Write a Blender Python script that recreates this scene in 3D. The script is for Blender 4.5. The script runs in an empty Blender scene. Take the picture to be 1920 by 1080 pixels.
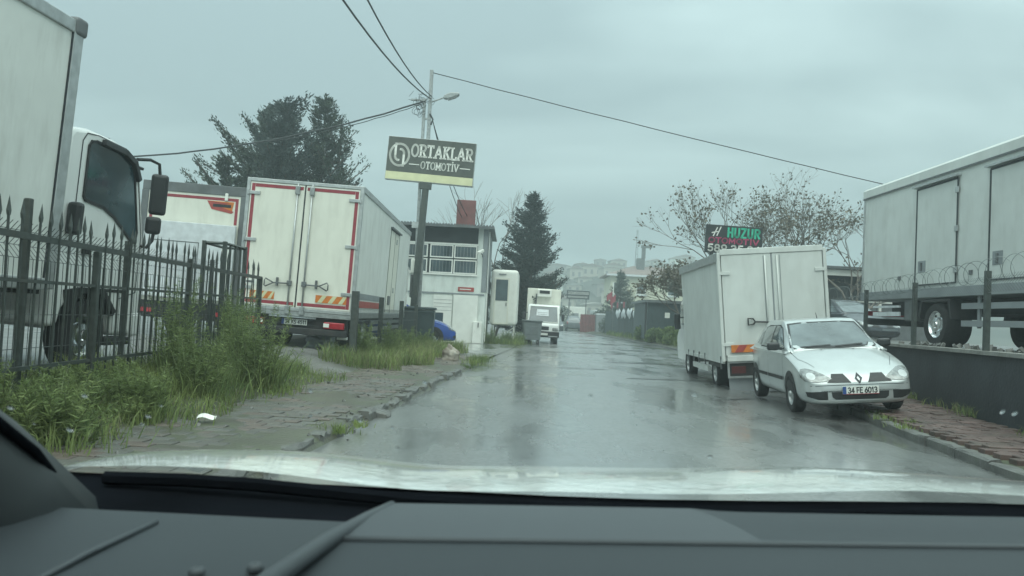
import bpy, bmesh, math, random
from mathutils import Vector, Matrix, Euler
from mathutils.bvhtree import BVHTree

SC = bpy.context.scene
COL = SC.collection
R = random.Random(11)
PI = math.pi

# ------------------------------------------------------------------ camera
EYE = 1.25
F_PX = 1450.0
roll, pitch = math.atan(0.05), math.atan(54 / 1450)
cam_d = bpy.data.cameras.new('camera')
cam = bpy.data.objects.new('camera', cam_d)
COL.objects.link(cam)
cam_d.sensor_width = 36.0
cam_d.lens = F_PX / 1920 * 36
cam_d.clip_start = 0.02
cam_d.clip_end = 3000
cam_d.dof.use_dof = True
cam_d.dof.focus_distance = 22.0
cam_d.dof.aperture_fstop = 6.5
_r0, _u0, _f = Vector((1, 0, 0)), Vector((0, -math.sin(pitch), math.cos(pitch))), Vector((0, math.cos(pitch), math.sin(pitch)))
_rt = _r0 * math.cos(roll) + _u0 * math.sin(roll)
_up = _u0 * math.cos(roll) - _r0 * math.sin(roll)
cam.matrix_world = Matrix(((_rt.x, _up.x, -_f.x, 0), (_rt.y, _up.y, -_f.y, 0), (_rt.z, _up.z, -_f.z, EYE), (0, 0, 0, 1)))
SC.camera = cam

# ------------------------------------------------------------------ sky, sun, exposure
SUN_EL, SUN_ROT = math.radians(64), math.radians(172)
W = bpy.data.worlds.new('World')
SC.world = W
W.use_nodes = True
nt = W.node_tree
nt.nodes.clear()
wo = nt.nodes.new('ShaderNodeOutputWorld')
bg = nt.nodes.new('ShaderNodeBackground')
bg.inputs['Strength'].default_value = 0.1
sky = nt.nodes.new('ShaderNodeTexSky')
sky.sky_type = 'NISHITA'
sky.sun_disc = False
sky.sun_elevation = SUN_EL
sky.sun_rotation = SUN_ROT
sky.air_density = 1.5
sky.dust_density = 6.0
tc = nt.nodes.new('ShaderNodeTexCoord')
sep = nt.nodes.new('ShaderNodeSeparateXYZ')
nt.links.new(tc.outputs['Generated'], sep.inputs[0])
# cloud sheet seen in perspective: direction divided by its height
mx = nt.nodes.new('ShaderNodeMath'); mx.operation = 'MAXIMUM'; mx.inputs[1].default_value = 0.0
nt.links.new(sep.outputs['Z'], mx.inputs[0])
ad = nt.nodes.new('ShaderNodeMath'); ad.operation = 'ADD'; ad.inputs[1].default_value = 0.22
nt.links.new(mx.outputs[0], ad.inputs[0])
dv = nt.nodes.new('ShaderNodeVectorMath'); dv.operation = 'DIVIDE'
cmb = nt.nodes.new('ShaderNodeCombineXYZ')
for k in range(3):
    nt.links.new(ad.outputs[0], cmb.inputs[k])
nt.links.new(tc.outputs['Generated'], dv.inputs[0]); nt.links.new(cmb.outputs[0], dv.inputs[1])
mp = nt.nodes.new('ShaderNodeMapping')
mp.inputs['Location'].default_value = (3.1, 0.55, 0.0)
mp.inputs['Scale'].default_value = (0.55, 0.75, 0.5)
nt.links.new(dv.outputs[0], mp.inputs[0])
cn = nt.nodes.new('ShaderNodeTexNoise')
cn.inputs['Scale'].default_value = 1.0
cn.inputs['Detail'].default_value = 5.0
cn.inputs['Roughness'].default_value = 0.48
cn.inputs['Distortion'].default_value = 0.4
nt.links.new(mp.outputs[0], cn.inputs['Vector'])
cr = nt.nodes.new('ShaderNodeValToRGB')
cr.color_ramp.elements[0].position = 0.40
cr.color_ramp.elements[0].color = (0.62, 0.645, 0.665, 1)
cr.color_ramp.elements[1].position = 0.60
cr.color_ramp.elements[1].color = (1.14, 1.14, 1.13, 1)
nt.links.new(cn.outputs['Fac'], cr.inputs[0])
# overcast sky: about two and a half times brighter at the zenith than at the horizon
sq = nt.nodes.new('ShaderNodeMath'); sq.operation = 'POWER'; sq.inputs[1].default_value = 1.7
nt.links.new(mx.outputs[0], sq.inputs[0])
gr = nt.nodes.new('ShaderNodeMath'); gr.operation = 'MULTIPLY_ADD'
gr.inputs[1].default_value = 1.5; gr.inputs[2].default_value = 1.0
nt.links.new(sq.outputs[0], gr.inputs[0])
cl = nt.nodes.new('ShaderNodeMix'); cl.data_type = 'RGBA'; cl.blend_type = 'MULTIPLY'; cl.inputs[0].default_value = 1.0
cl.inputs[6].default_value = (3.24, 4.0, 4.04, 1)
nt.links.new(cr.outputs[0], cl.inputs[7])
c2 = nt.nodes.new('ShaderNodeVectorMath'); c2.operation = 'SCALE'
nt.links.new(cl.outputs[2], c2.inputs[0]); nt.links.new(gr.outputs[0], c2.inputs['Scale'])
mxs = nt.nodes.new('ShaderNodeMix'); mxs.data_type = 'RGBA'; mxs.inputs[0].default_value = 0.93
nt.links.new(sky.outputs[0], mxs.inputs[6]); nt.links.new(c2.outputs[0], mxs.inputs[7])
nt.links.new(mxs.outputs[2], bg.inputs['Color'])
nt.links.new(bg.outputs[0], wo.inputs['Surface'])

sd = bpy.data.lights.new('sun', 'SUN')
sd.energy = 1.35
sd.angle = math.radians(70)
sd.color = (1.0, 1.0, 0.90)
sun = bpy.data.objects.new('sun', sd)
COL.objects.link(sun)
_az = SUN_ROT
_sv = Vector((math.sin(_az) * math.cos(SUN_EL), math.cos(_az) * math.cos(SUN_EL), math.sin(SUN_EL)))
sun.rotation_euler = _sv.to_track_quat('Z', 'Y').to_euler()

vs = SC.view_settings
vs.view_transform = 'Standard'
vs.look = 'None'
vs.exposure = 0.83
vs.gamma = 1.0
vs.use_curve_mapping = False
SC.cycles.volume_bounces = 2
SC.cycles.max_bounces = 8
SC.cycles.diffuse_bounces = 3
SC.cycles.transparent_max_bounces = 12
SC.cycles.use_denoising = True

# ------------------------------------------------------------------ materials
def mat(name, col, rough=0.55, metal=0.0, var=0.12, scale=4.0, bump=0.0, bscale=40.0, dirt=None, damt=0.0, dscale=1.3,
        island=0.0, coat=0.0, transl=0.0, trans=0.0, ior=1.45, spec=0.5, stretch=None, two=None, rvar=0.0):
    m = bpy.data.materials.new(name)
    m.use_nodes = True
    t = m.node_tree
    b = t.nodes['Principled BSDF']
    b.inputs['Roughness'].default_value = rough
    b.inputs['Metallic'].default_value = metal
    b.inputs['Coat Weight'].default_value = coat
    b.inputs['Coat Roughness'].default_value = 0.08
    b.inputs['Transmission Weight'].default_value = trans
    b.inputs['IOR'].default_value = ior
    b.inputs['Specular IOR Level'].default_value = spec
    co = t.nodes.new('ShaderNodeTexCoord')
    vec = co.outputs['Object']
    if stretch:
        ma = t.nodes.new('ShaderNodeMapping'); ma.inputs['Scale'].default_value = stretch
        t.links.new(vec, ma.inputs[0]); vec = ma.outputs[0]
    n = t.nodes.new('ShaderNodeTexNoise'); n.inputs['Scale'].default_value = scale; n.inputs['Detail'].default_value = 6
    t.links.new(vec, n.inputs['Vector'])
    mr = t.nodes.new('ShaderNodeMix'); mr.data_type = 'RGBA'
    c = Vector(col)
    lo = c * (1 - var); hi = Vector(two) if two else c * (1 + var)
    mr.inputs[6].default_value = (*lo, 1); mr.inputs[7].default_value = (min(1, hi.x), min(1, hi.y), min(1, hi.z), 1)
    rp = t.nodes.new('ShaderNodeMapRange'); rp.inputs[1].default_value = 0.32; rp.inputs[2].default_value = 0.68
    t.links.new(n.outputs['Fac'], rp.inputs[0]); t.links.new(rp.outputs[0], mr.inputs[0])
    out = mr.outputs[2]
    if island:
        g = t.nodes.new('ShaderNodeNewGeometry')
        r2 = t.nodes.new('ShaderNodeMapRange'); r2.inputs[3].default_value = 1 - island; r2.inputs[4].default_value = 1 + island
        t.links.new(g.outputs['Random Per Island'], r2.inputs[0])
        sc = t.nodes.new('ShaderNodeVectorMath'); sc.operation = 'SCALE'
        t.links.new(out, sc.inputs[0]); t.links.new(r2.outputs[0], sc.inputs['Scale']); out = sc.outputs[0]
    if dirt:
        n2 = t.nodes.new('ShaderNodeTexNoise'); n2.inputs['Scale'].default_value = dscale; n2.inputs['Detail'].default_value = 8
        n2.inputs['Roughness'].default_value = 0.65
        m2 = t.nodes.new('ShaderNodeMapping'); m2.inputs['Scale'].default_value = (3.0, 3.0, 0.7)
        t.links.new(co.outputs['Object'], m2.inputs[0]); t.links.new(m2.outputs[0], n2.inputs['Vector'])
        r3 = t.nodes.new('ShaderNodeMapRange'); r3.inputs[1].default_value = 0.48; r3.inputs[2].default_value = 0.8; r3.inputs[4].default_value = damt
        t.links.new(n2.outputs['Fac'], r3.inputs[0])
        dm = t.nodes.new('ShaderNodeMix'); dm.data_type = 'RGBA'; dm.inputs[7].default_value = (*dirt, 1)
        t.links.new(r3.outputs[0], dm.inputs[0]); t.links.new(out, dm.inputs[6]); out = dm.outputs[2]
    t.links.new(out, b.inputs['Base Color'])
    if transl:
        tb = t.nodes.new('ShaderNodeBsdfTranslucent'); ms = t.nodes.new('ShaderNodeMixShader'); ms.inputs[0].default_value = transl
        t.links.new(out, tb.inputs['Color']); t.links.new(b.outputs[0], ms.inputs[1]); t.links.new(tb.outputs[0], ms.inputs[2])
        t.links.new(ms.outputs[0], t.nodes['Material Output'].inputs['Surface'])
    if rvar:
        r4 = t.nodes.new('ShaderNodeMapRange'); r4.inputs[1].default_value = 0.3; r4.inputs[2].default_value = 0.7
        r4.inputs[3].default_value = max(0.03, rough - rvar); r4.inputs[4].default_value = rough + rvar
        t.links.new(n.outputs['Fac'], r4.inputs[0]); t.links.new(r4.outputs[0], b.inputs['Roughness'])
    if bump:
        n3 = t.nodes.new('ShaderNodeTexNoise'); n3.inputs['Scale'].default_value = bscale; n3.inputs['Detail'].default_value = 5
        t.links.new(vec, n3.inputs['Vector'])
        bp = t.nodes.new('ShaderNodeBump'); bp.inputs['Strength'].default_value = bump; bp.inputs['Distance'].default_value = 0.02
        t.links.new(n3.outputs['Fac'], bp.inputs['Height']); t.links.new(bp.outputs[0], b.inputs['Normal'])
    return m

GRIME = (0.16, 0.15, 0.12)
M = {}
M['white'] = mat('white_panel', (0.67, 0.69, 0.655), 0.42, var=0.05, scale=2, dirt=GRIME, damt=0.32)
M['white_old'] = mat('weathered_white_panel', (0.54, 0.565, 0.545), 0.5, var=0.06, scale=2, dirt=GRIME, damt=0.24)
M['cream'] = mat('cream_panel', (0.68, 0.68, 0.60), 0.45, var=0.04, scale=2, dirt=GRIME, damt=0.24)
M['white_paint'] = mat('white_paint', (0.74, 0.76, 0.74), 0.22, var=0.04, scale=2, coat=0.6, dirt=GRIME, damt=0.12)
M['silver'] = mat('silver_paint', (0.44, 0.47, 0.47), 0.30, metal=0.35, var=0.04, coat=0.8, dirt=GRIME, damt=0.08)
M['blue'] = mat('blue_paint', (0.012, 0.06, 0.30), 0.25, var=0.1, coat=0.8)
M['darkcar'] = mat('dark_paint', (0.03, 0.036, 0.045), 0.28, var=0.1, coat=0.7)
M['greycar'] = mat('grey_paint', (0.10, 0.115, 0.125), 0.3, var=0.1, coat=0.7)
M['alu'] = mat('aluminium_trim', (0.42, 0.44, 0.44), 0.42, metal=0.6, var=0.15, scale=9, dirt=GRIME, damt=0.24)
M['galv'] = mat('galvanised_steel', (0.30, 0.32, 0.32), 0.5, metal=0.5, var=0.2, scale=12, dirt=(0.12, 0.1, 0.08), damt=0.35)
M['chrome'] = mat('chrome', (0.75, 0.77, 0.78), 0.16, metal=1.0, var=0.05)
M['steel'] = mat('grey_steel', (0.12, 0.13, 0.135), 0.5, metal=0.2, var=0.2, dirt=(0.1, 0.09, 0.07), damt=0.4)
M['black'] = mat('black_plastic', (0.018, 0.019, 0.02), 0.5, var=0.2)
M['mirror'] = mat('mirror_housing', (0.03, 0.033, 0.035), 0.4, var=0.2)
M['rubber'] = mat('tyre_rubber', (0.02, 0.02, 0.021), 0.8, var=0.25, scale=20, bump=0.3)
M['chassis'] = mat('chassis_paint', (0.022, 0.024, 0.026), 0.6, var=0.3, dirt=(0.07, 0.06, 0.05), damt=0.5)
M['glass'] = mat('dark_glass', (0.035, 0.06, 0.07), 0.06, var=0.5, scale=1.5, spec=0.8, coat=0.5)
M['carglass'] = mat('car_window_glass', (0.075, 0.095, 0.1), 0.05, var=0.5, scale=2.2, spec=0.8, coat=0.6)  # colour noise paints uneven reflections into the opaque panes
M['lamp'] = mat('headlamp_glass', (0.19, 0.20, 0.195), 0.15, metal=0.3, var=0.5, scale=16, coat=1.0, bump=0.4, bscale=25)
M['red'] = mat('red_reflective_tape', (0.27, 0.04, 0.055), 0.5, var=0.15, scale=8)
M['redlamp'] = mat('red_tail_lamp', (0.32, 0.02, 0.03), 0.25, var=0.3, coat=0.5)
M['darkred'] = mat('dull_tail_lamp', (0.09, 0.02, 0.02), 0.4, var=0.3)
M['orange'] = mat('orange_reflective_plate', (0.55, 0.17, 0.03), 0.5, var=0.2, scale=9)
M['hazred'] = mat('hazard_red', (0.34, 0.06, 0.05), 0.5, var=0.15)
M['plate'] = mat('number_plate_white', (0.66, 0.68, 0.64), 0.4, var=0.06)
M['ink'] = mat('black_ink', (0.02, 0.025, 0.03), 0.5)
M['plateblue'] = mat('number_plate_blue', (0.03, 0.07, 0.22), 0.4)
M['fence'] = mat('dark_painted_steel', (0.045, 0.055, 0.052), 0.5, var=0.25, scale=14, dirt=(0.09, 0.075, 0.05), damt=0.35)
M['wire'] = mat('wire', (0.06, 0.07, 0.07), 0.5, var=0.1)
M['razor'] = mat('razor_wire', (0.13, 0.15, 0.15), 0.4, metal=0.4, var=0.1)
M['cable'] = mat('cable', (0.03, 0.033, 0.035), 0.6, var=0.1)
M['signbg'] = mat('sign_face_olive_black', (0.07, 0.076, 0.066), 0.4, var=0.15, scale=2)
M['signyel'] = mat('sign_face_pale_yellow', (0.58, 0.57, 0.36), 0.45, var=0.08, scale=3)
M['signwht'] = mat('sign_letters_white', (0.66, 0.66, 0.62), 0.5, var=0.06)
M['signblk'] = mat('sign_face_black', (0.018, 0.022, 0.024), 0.4, var=0.2)
M['siggreen'] = mat('sign_letters_green', (0.03, 0.42, 0.27), 0.4, var=0.08)
M['sigmag'] = mat('sign_letters_magenta', (0.36, 0.04, 0.11), 0.4, var=0.08)
M['plaster'] = mat('white_plaster', (0.62, 0.66, 0.62), 0.8, var=0.07, scale=2, dirt=(0.25, 0.26, 0.23), damt=0.45, bump=0.15)
M['pvc'] = mat('window_frame_white', (0.70, 0.71, 0.66), 0.4, var=0.05)
M['darkint'] = mat('near_black_fill', (0.028, 0.033, 0.036), 0.7, var=0.3, scale=2)  # near-black fill; also paints the darkness of the shed's opening
M['roofsheet'] = mat('grey_roof_sheet', (0.12, 0.135, 0.14), 0.5, metal=0.2, var=0.2, scale=3, dirt=(0.1, 0.08, 0.06), damt=0.4)
M['redbrick'] = mat('weathered_red_tank', (0.165, 0.06, 0.058), 0.7, var=0.2, scale=3, dirt=(0.12, 0.09, 0.08), damt=0.5)
M['house'] = mat('yellow_house_plaster', (0.58, 0.57, 0.45), 0.85, var=0.06, scale=0.6, dirt=(0.35, 0.33, 0.25), damt=0.4, dscale=0.2)
M['tile'] = mat('roof_tile', (0.20, 0.155, 0.14), 0.8, var=0.2, scale=2)
M['bin'] = mat('grey_bin', (0.13, 0.15, 0.155), 0.5, var=0.15, dirt=(0.07, 0.07, 0.06), damt=0.4)
M['bindark'] = mat('dark_green_bin', (0.035, 0.055, 0.06), 0.5, var=0.2, dirt=(0.07, 0.07, 0.06), damt=0.3)
M['redwall'] = mat('faded_red_sheet', (0.17, 0.05, 0.05), 0.7, var=0.2, scale=3)
M['greysheet'] = mat('grey_sheet_metal', (0.22, 0.24, 0.25), 0.55, var=0.1, scale=3)
M['tarp'] = mat('pale_tarpaulin', (0.55, 0.58, 0.60), 0.5, var=0.12, scale=6)
M['tar'] = mat('tar_seam', (0.03, 0.032, 0.033), 0.35, var=0.2, scale=6, coat=0.5)
M['kerb'] = mat('wet_kerb_concrete', (0.115, 0.115, 0.108), 0.45, var=0.3, scale=3, bump=0.4, bscale=30, dirt=(0.05, 0.06, 0.04), damt=0.7)
M['concrete'] = mat('concrete', (0.23, 0.23, 0.215), 0.6, var=0.25, scale=3, bump=0.4, bscale=30, dirt=(0.08, 0.09, 0.06), damt=0.6)
M['wallconc'] = mat('dark_wet_concrete', (0.032, 0.037, 0.042), 0.6, var=0.3, scale=1.5, bump=0.3, bscale=18)
M['brick_l'] = mat('grey_brown_paver', (0.115, 0.098, 0.085), 0.42, var=0.3, scale=2.2, island=0.0, bump=0.3, bscale=60, dirt=(0.07, 0.075, 0.05), damt=0.6)
M['brick_r'] = mat('red_paver', (0.105, 0.07, 0.063), 0.42, var=0.3, scale=2.2, island=0.22, bump=0.3, bscale=60, dirt=(0.07, 0.068, 0.052), damt=0.85, dscale=0.5)
M['soil'] = mat('wet_soil', (0.075, 0.062, 0.045), 0.7, var=0.35, scale=2.0, bump=0.5, bscale=15, two=(0.06, 0.075, 0.04))
M['mud'] = mat('thin_wet_mud', (0.105, 0.098, 0.082), 0.35, var=0.3, scale=2.5, bump=0.5, bscale=30, two=(0.085, 0.095, 0.06))
M['lot'] = mat('wet_lot_concrete', (0.12, 0.12, 0.115), 0.38, var=0.3, scale=0.8, bump=0.25, bscale=14, rvar=0.15)
M['bark'] = mat('bark', (0.07, 0.058, 0.048), 0.9, var=0.3, scale=10, stretch=(1, 1, 0.2))
M['barkgrey'] = mat('grey_bark', (0.13, 0.115, 0.10), 0.9, var=0.3, scale=10, stretch=(1, 1, 0.2))
M['needle'] = mat('conifer_needles', (0.048, 0.07, 0.056), 0.7, var=0.3, scale=1.2, island=0.45, two=(0.075, 0.10, 0.07), spec=0.2)
M['needle2'] = mat('conifer_needles_deep', (0.046, 0.062, 0.058), 0.7, var=0.3, scale=1.2, island=0.4, spec=0.2)
M['leaf'] = mat('pale_spring_leaves', (0.15, 0.145, 0.10), 0.6, var=0.3, scale=2, island=0.4, two=(0.15, 0.13, 0.10), transl=0.3)
M['grass'] = mat('grass_blades', (0.15, 0.23, 0.085), 0.5, var=0.3, scale=1.0, island=0.5, two=(0.28, 0.33, 0.12), spec=0.3, transl=0.45)
M['grassdry'] = mat('dry_grass_blades', (0.22, 0.22, 0.12), 0.6, var=0.25, scale=1.0, island=0.4, spec=0.2, transl=0.4)
M['weed'] = mat('weed_leaves', (0.145, 0.22, 0.09), 0.55, var=0.3, scale=1.2, island=0.5, two=(0.25, 0.30, 0.12), spec=0.3, transl=0.45)
M['stem'] = mat('weed_stems', (0.11, 0.14, 0.06), 0.6, var=0.2, island=0.3)
M['hill'] = mat('hill_scrub', (0.04, 0.05, 0.038), 0.9, var=0.5, scale=0.06, two=(0.09, 0.09, 0.075))
M['far'] = mat('far_house_plaster', (0.42, 0.40, 0.34), 0.9, var=0.1, scale=0.1)
M['far2'] = mat('far_house_grey', (0.28, 0.27, 0.25), 0.9, var=0.1, scale=0.1)
M['stone'] = mat('limestone_lump', (0.19, 0.15, 0.12), 0.8, var=0.3, scale=4, bump=0.8, bscale=12, two=(0.42, 0.39, 0.34))
M['paper'] = mat('wet_white_paper', (0.72, 0.73, 0.68), 0.6, var=0.05)
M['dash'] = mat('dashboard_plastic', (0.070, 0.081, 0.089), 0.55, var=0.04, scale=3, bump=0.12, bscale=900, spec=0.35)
M['dashdark'] = mat('dashboard_plastic_darkened', (0.038, 0.046, 0.052), 0.55, var=0.04, scale=3, bump=0.12, bscale=900, spec=0.35)  # dash plastic darkened; the lower face's dimmer light is put into colour
M['pillar'] = mat('pillar_trim', (0.045, 0.052, 0.055), 0.6, var=0.05, scale=3)
M['cowl'] = mat('cowl_black', (0.005, 0.006, 0.008), 0.95, var=0.3, spec=0.02)
M['bonnet'] = mat('bonnet_wet_white', (0.60, 0.63, 0.61), 0.2, var=0.06, scale=5, coat=1.0, bump=0.5, bscale=26, rvar=0.1)
M['water'] = mat('rain_water', (1, 1, 1), 0.02, var=0.0, trans=1.0, ior=1.33)

# asphalt: wet, with worn lanes, patches and puddled streaks
def asphalt():
    m = bpy.data.materials.new('wet_asphalt'); m.use_nodes = True
    t = m.node_tree; b = t.nodes['Principled BSDF']
    co = t.nodes.new('ShaderNodeTexCoord')
    mp = t.nodes.new('ShaderNodeMapping'); mp.inputs['Scale'].default_value = (1.0, 0.35, 1.0); mp.inputs['Rotation'].default_value = (0, 0, -0.07)
    t.links.new(co.outputs['Object'], mp.inputs[0])
    n1 = t.nodes.new('ShaderNodeTexNoise'); n1.inputs['Scale'].default_value = 0.8; n1.inputs['Detail'].default_value = 7; n1.inputs['Roughness'].default_value = 0.6
    t.links.new(mp.outputs[0], n1.inputs['Vector'])
    n2 = t.nodes.new('ShaderNodeTexNoise'); n2.inputs['Scale'].default_value = 55; n2.inputs['Detail'].default_value = 4
    t.links.new(co.outputs['Object'], n2.inputs['Vector'])
    vo = t.nodes.new('ShaderNodeTexVoronoi'); vo.feature = 'DISTANCE_TO_EDGE'; vo.inputs['Scale'].default_value = 0.32
    nw = t.nodes.new('ShaderNodeTexNoise'); nw.inputs['Scale'].default_value = 1.4; nw.inputs['Detail'].default_value = 6
    t.links.new(co.outputs['Object'], nw.inputs['Vector'])
    wv = t.nodes.new('ShaderNodeMix'); wv.data_type = 'RGBA'; wv.blend_type = 'LINEAR_LIGHT'; wv.inputs[0].default_value = 0.8
    t.links.new(co.outputs['Object'], wv.inputs[6]); t.links.new(nw.outputs['Color'], wv.inputs[7]); t.links.new(wv.outputs[2], vo.inputs['Vector'])
    ck = t.nodes.new('ShaderNodeMapRange'); ck.inputs[1].default_value = 0.0; ck.inputs[2].default_value = 0.008; ck.inputs[3].default_value = 0.55; ck.inputs[4].default_value = 1.0
    t.links.new(vo.outputs['Distance'], ck.inputs[0])
    ramp = t.nodes.new('ShaderNodeValToRGB')
    ramp.color_ramp.elements[0].position = 0.3; ramp.color_ramp.elements[0].color = (0.10, 0.105, 0.104, 1)
    ramp.color_ramp.elements[1].position = 0.7; ramp.color_ramp.elements[1].color = (0.155, 0.16, 0.154, 1)
    t.links.new(n1.outputs['Fac'], ramp.inputs[0])
    mc = t.nodes.new('ShaderNodeVectorMath'); mc.operation = 'SCALE'
    t.links.new(ramp.outputs[0], mc.inputs[0]); t.links.new(ck.outputs[0], mc.inputs['Scale'])
    n5 = t.nodes.new('ShaderNodeTexNoise'); n5.inputs['Scale'].default_value = 28; n5.inputs['Detail'].default_value = 3
    t.links.new(co.outputs['Object'], n5.inputs['Vector'])
    sp = t.nodes.new('ShaderNodeMapRange'); sp.inputs[1].default_value = 0.3; sp.inputs[2].default_value = 0.7; sp.inputs[3].default_value = 0.65; sp.inputs[4].default_value = 1.35
    t.links.new(n5.outputs['Fac'], sp.inputs[0])
    mc2 = t.nodes.new('ShaderNodeVectorMath'); mc2.operation = 'SCALE'
    t.links.new(mc.outputs[0], mc2.inputs[0]); t.links.new(sp.outputs[0], mc2.inputs['Scale'])
    t.links.new(mc2.outputs[0], b.inputs['Base Color'])
    rr = t.nodes.new('ShaderNodeMapRange'); rr.inputs[1].default_value = 0.36; rr.inputs[2].default_value = 0.66; rr.inputs[3].default_value = 0.17; rr.inputs[4].default_value = 0.42
    t.links.new(n1.outputs['Fac'], rr.inputs[0]); t.links.new(rr.outputs[0], b.inputs['Roughness'])
    b.inputs['Specular IOR Level'].default_value = 0.5
    t.links.new(ck.outputs[0], b.inputs['Coat Weight']); b.inputs['Coat IOR'].default_value = 1.6
    cr_ = t.nodes.new('ShaderNodeMapRange'); cr_.inputs[1].default_value = 0.38; cr_.inputs[2].default_value = 0.54; cr_.inputs[3].default_value = 0.12; cr_.inputs[4].default_value = 0.27
    t.links.new(n1.outputs['Fac'], cr_.inputs[0]); t.links.new(cr_.outputs[0], b.inputs['Coat Roughness'])
    bp = t.nodes.new('ShaderNodeBump'); bp.inputs['Strength'].default_value = 0.22; bp.inputs['Distance'].default_value = 0.01
    t.links.new(n2.outputs['Fac'], bp.inputs['Height'])
    bp2 = t.nodes.new('ShaderNodeBump'); bp2.inputs['Strength'].default_value = 0.25; bp2.inputs['Distance'].default_value = 0.05
    t.links.new(n1.outputs['Fac'], bp2.inputs['Height']); t.links.new(bp.outputs[0], bp2.inputs['Normal']); t.links.new(bp2.outputs[0], b.inputs['Normal'])
    return m
M['asphalt'] = asphalt()

# ------------------------------------------------------------------ mesh helpers
class MB:
    def __init__(s): s.v, s.f = [], []
    def add(s, vs, fs):
        o = len(s.v); s.v += [tuple(p) for p in vs]; s.f += [tuple(i + o for i in q) for q in fs]; return s
    def box(s, x0, x1, y0, y1, z0, z1):
        vs = [(x, y, z) for z in (z0, z1) for y in (y0, y1) for x in (x0, x1)]
        return s.add(vs, [(0, 2, 3, 1), (4, 5, 7, 6), (0, 1, 5, 4), (2, 6, 7, 3), (0, 4, 6, 2), (1, 3, 7, 5)])
    def obox(s, c, size, rot=None):
        m = rot if rot else Matrix.Identity(3); c = Vector(c)
        vs = [c + m @ Vector((a * size[0] / 2, b * size[1] / 2, d * size[2] / 2)) for d in (-1, 1) for b in (-1, 1) for a in (-1, 1)]
        return s.add(vs, [(0, 2, 3, 1), (4, 5, 7, 6), (0, 1, 5, 4), (2, 6, 7, 3), (0, 4, 6, 2), (1, 3, 7, 5)])
    def prism(s, poly, axis, lo, hi):
        def p(a, b, t): return {'x': (t, a, b), 'y': (a, t, b), 'z': (a, b, t)}[axis]
        n = len(poly)
        vs = [p(a, b, lo) for a, b in poly] + [p(a, b, hi) for a, b in poly]
        return s.add(vs, [tuple(range(n))[::-1], tuple(range(n, 2 * n))] + [(i, (i + 1) % n, n + (i + 1) % n, n + i) for i in range(n)])
    def tube(s, pts, r, n=6, caps=True):
        pts = [Vector(p) for p in pts]; rs = r if isinstance(r, (list, tuple)) else [r] * len(pts)
        rings = []; prev = None
        for i, p in enumerate(pts):
            d = (pts[min(i + 1, len(pts) - 1)] - pts[max(i - 1, 0)])
            d = d.normalized() if d.length > 1e-9 else Vector((0, 0, 1))
            a = prev if prev is not None else (Vector((0, 0, 1)) if abs(d.z) < 0.9 else Vector((1, 0, 0)))
            u = (a - d * a.dot(d)); u = u.normalized() if u.length > 1e-6 else d.orthogonal().normalized(); prev = u
            w = d.cross(u)
            rings.append([p + (u * math.cos(2 * PI * k / n) + w * math.sin(2 * PI * k / n)) * rs[i] for k in range(n)])
        vs = [q for rg in rings for q in rg]
        fs = [(i * n + k, i * n + (k + 1) % n, (i + 1) * n + (k + 1) % n, (i + 1) * n + k) for i in range(len(pts) - 1) for k in range(n)]
        if caps: fs += [tuple(range(n))[::-1], tuple((len(pts) - 1) * n + k for k in range(n))]
        return s.add(vs, fs)
    def lathe(s, prof, c, axis='x', n=24):
        c = Vector(c); vs = []
        for r, h in prof:
            for k in range(n):
                a = 2 * PI * k / n; u, w = r * math.cos(a), r * math.sin(a)
                vs.append(c + Vector({'x': (h, u, w), 'y': (u, h, w), 'z': (u, w, h)}[axis]))
        m = len(prof)
        fs = [(i * n + k, i * n + (k + 1) % n, (i + 1) * n + (k + 1) % n, (i + 1) * n + k) for i in range(m - 1) for k in range(n)]
        return s.add(vs, fs)
    def grid(s, fn, nu, nv):
        vs = [fn(i / nu, j / nv) for j in range(nv + 1) for i in range(nu + 1)]
        return s.add(vs, [(j * (nu + 1) + i, j * (nu + 1) + i + 1, (j + 1) * (nu + 1) + i + 1, (j + 1) * (nu + 1) + i) for j in range(nv) for i in range(nu)])
    def mesh(s, name):
        me = bpy.data.meshes.new(name); me.from_pydata(s.v, [], s.f); me.update(); return me
    def build(s, name, m, parent=None, smooth=False, bevel=0.0, seg=2):
        me = s.mesh(name)
        if not s.f: raise ValueError('empty ' + name)
        bm = bmesh.new(); bm.from_mesh(me); bmesh.ops.recalc_face_normals(bm, faces=bm.faces); bm.to_mesh(me); bm.free()
        me.materials.append(M[m] if isinstance(m, str) else m)
        if smooth:
            me.polygons.foreach_set('use_smooth', [True] * len(me.polygons))
        o = bpy.data.objects.new(name, me); COL.objects.link(o)
        if parent: o.parent = parent
        if bevel:
            b = o.modifiers.new('bevel', 'BEVEL'); b.width = bevel; b.segments = seg; b.limit_method = 'ANGLE'; b.angle_limit = 0.6
        if smooth == 'auto' or bevel:
            pass
        return o

def B(x0, x1, y0, y1, z0, z1): return MB().box(x0, x1, y0, y1, z0, z1)

def tag(o, label=None, cat=None, group=None, kind=None):
    if label: o['label'] = label
    if cat: o['category'] = cat
    if group: o['group'] = group
    if kind: o['kind'] = kind
    return o

def thing(name, label, cat, loc=(0, 0, 0), rot=(0, 0, 0), group=None):
    o = bpy.data.objects.new(name, None); COL.objects.link(o)
    o.location = loc; o.rotation_euler = rot; o.empty_display_size = 0.2
    return tag(o, label, cat, group)

def lerp(tab, y):
    if y <= tab[0][0]: a, b = tab[0], tab[1]
    elif y >= tab[-1][0]: a, b = tab[-2], tab[-1]
    else:
        for a, b in zip(tab, tab[1:]):
            if a[0] <= y <= b[0]: break
    t = (y - a[0]) / (b[0] - a[0])
    return a[1] + (b[1] - a[1]) * t

def sstep(a, b, x):
    t = max(0, min(1, (x - a) / (b - a))); return t * t * (3 - 2 * t)

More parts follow.
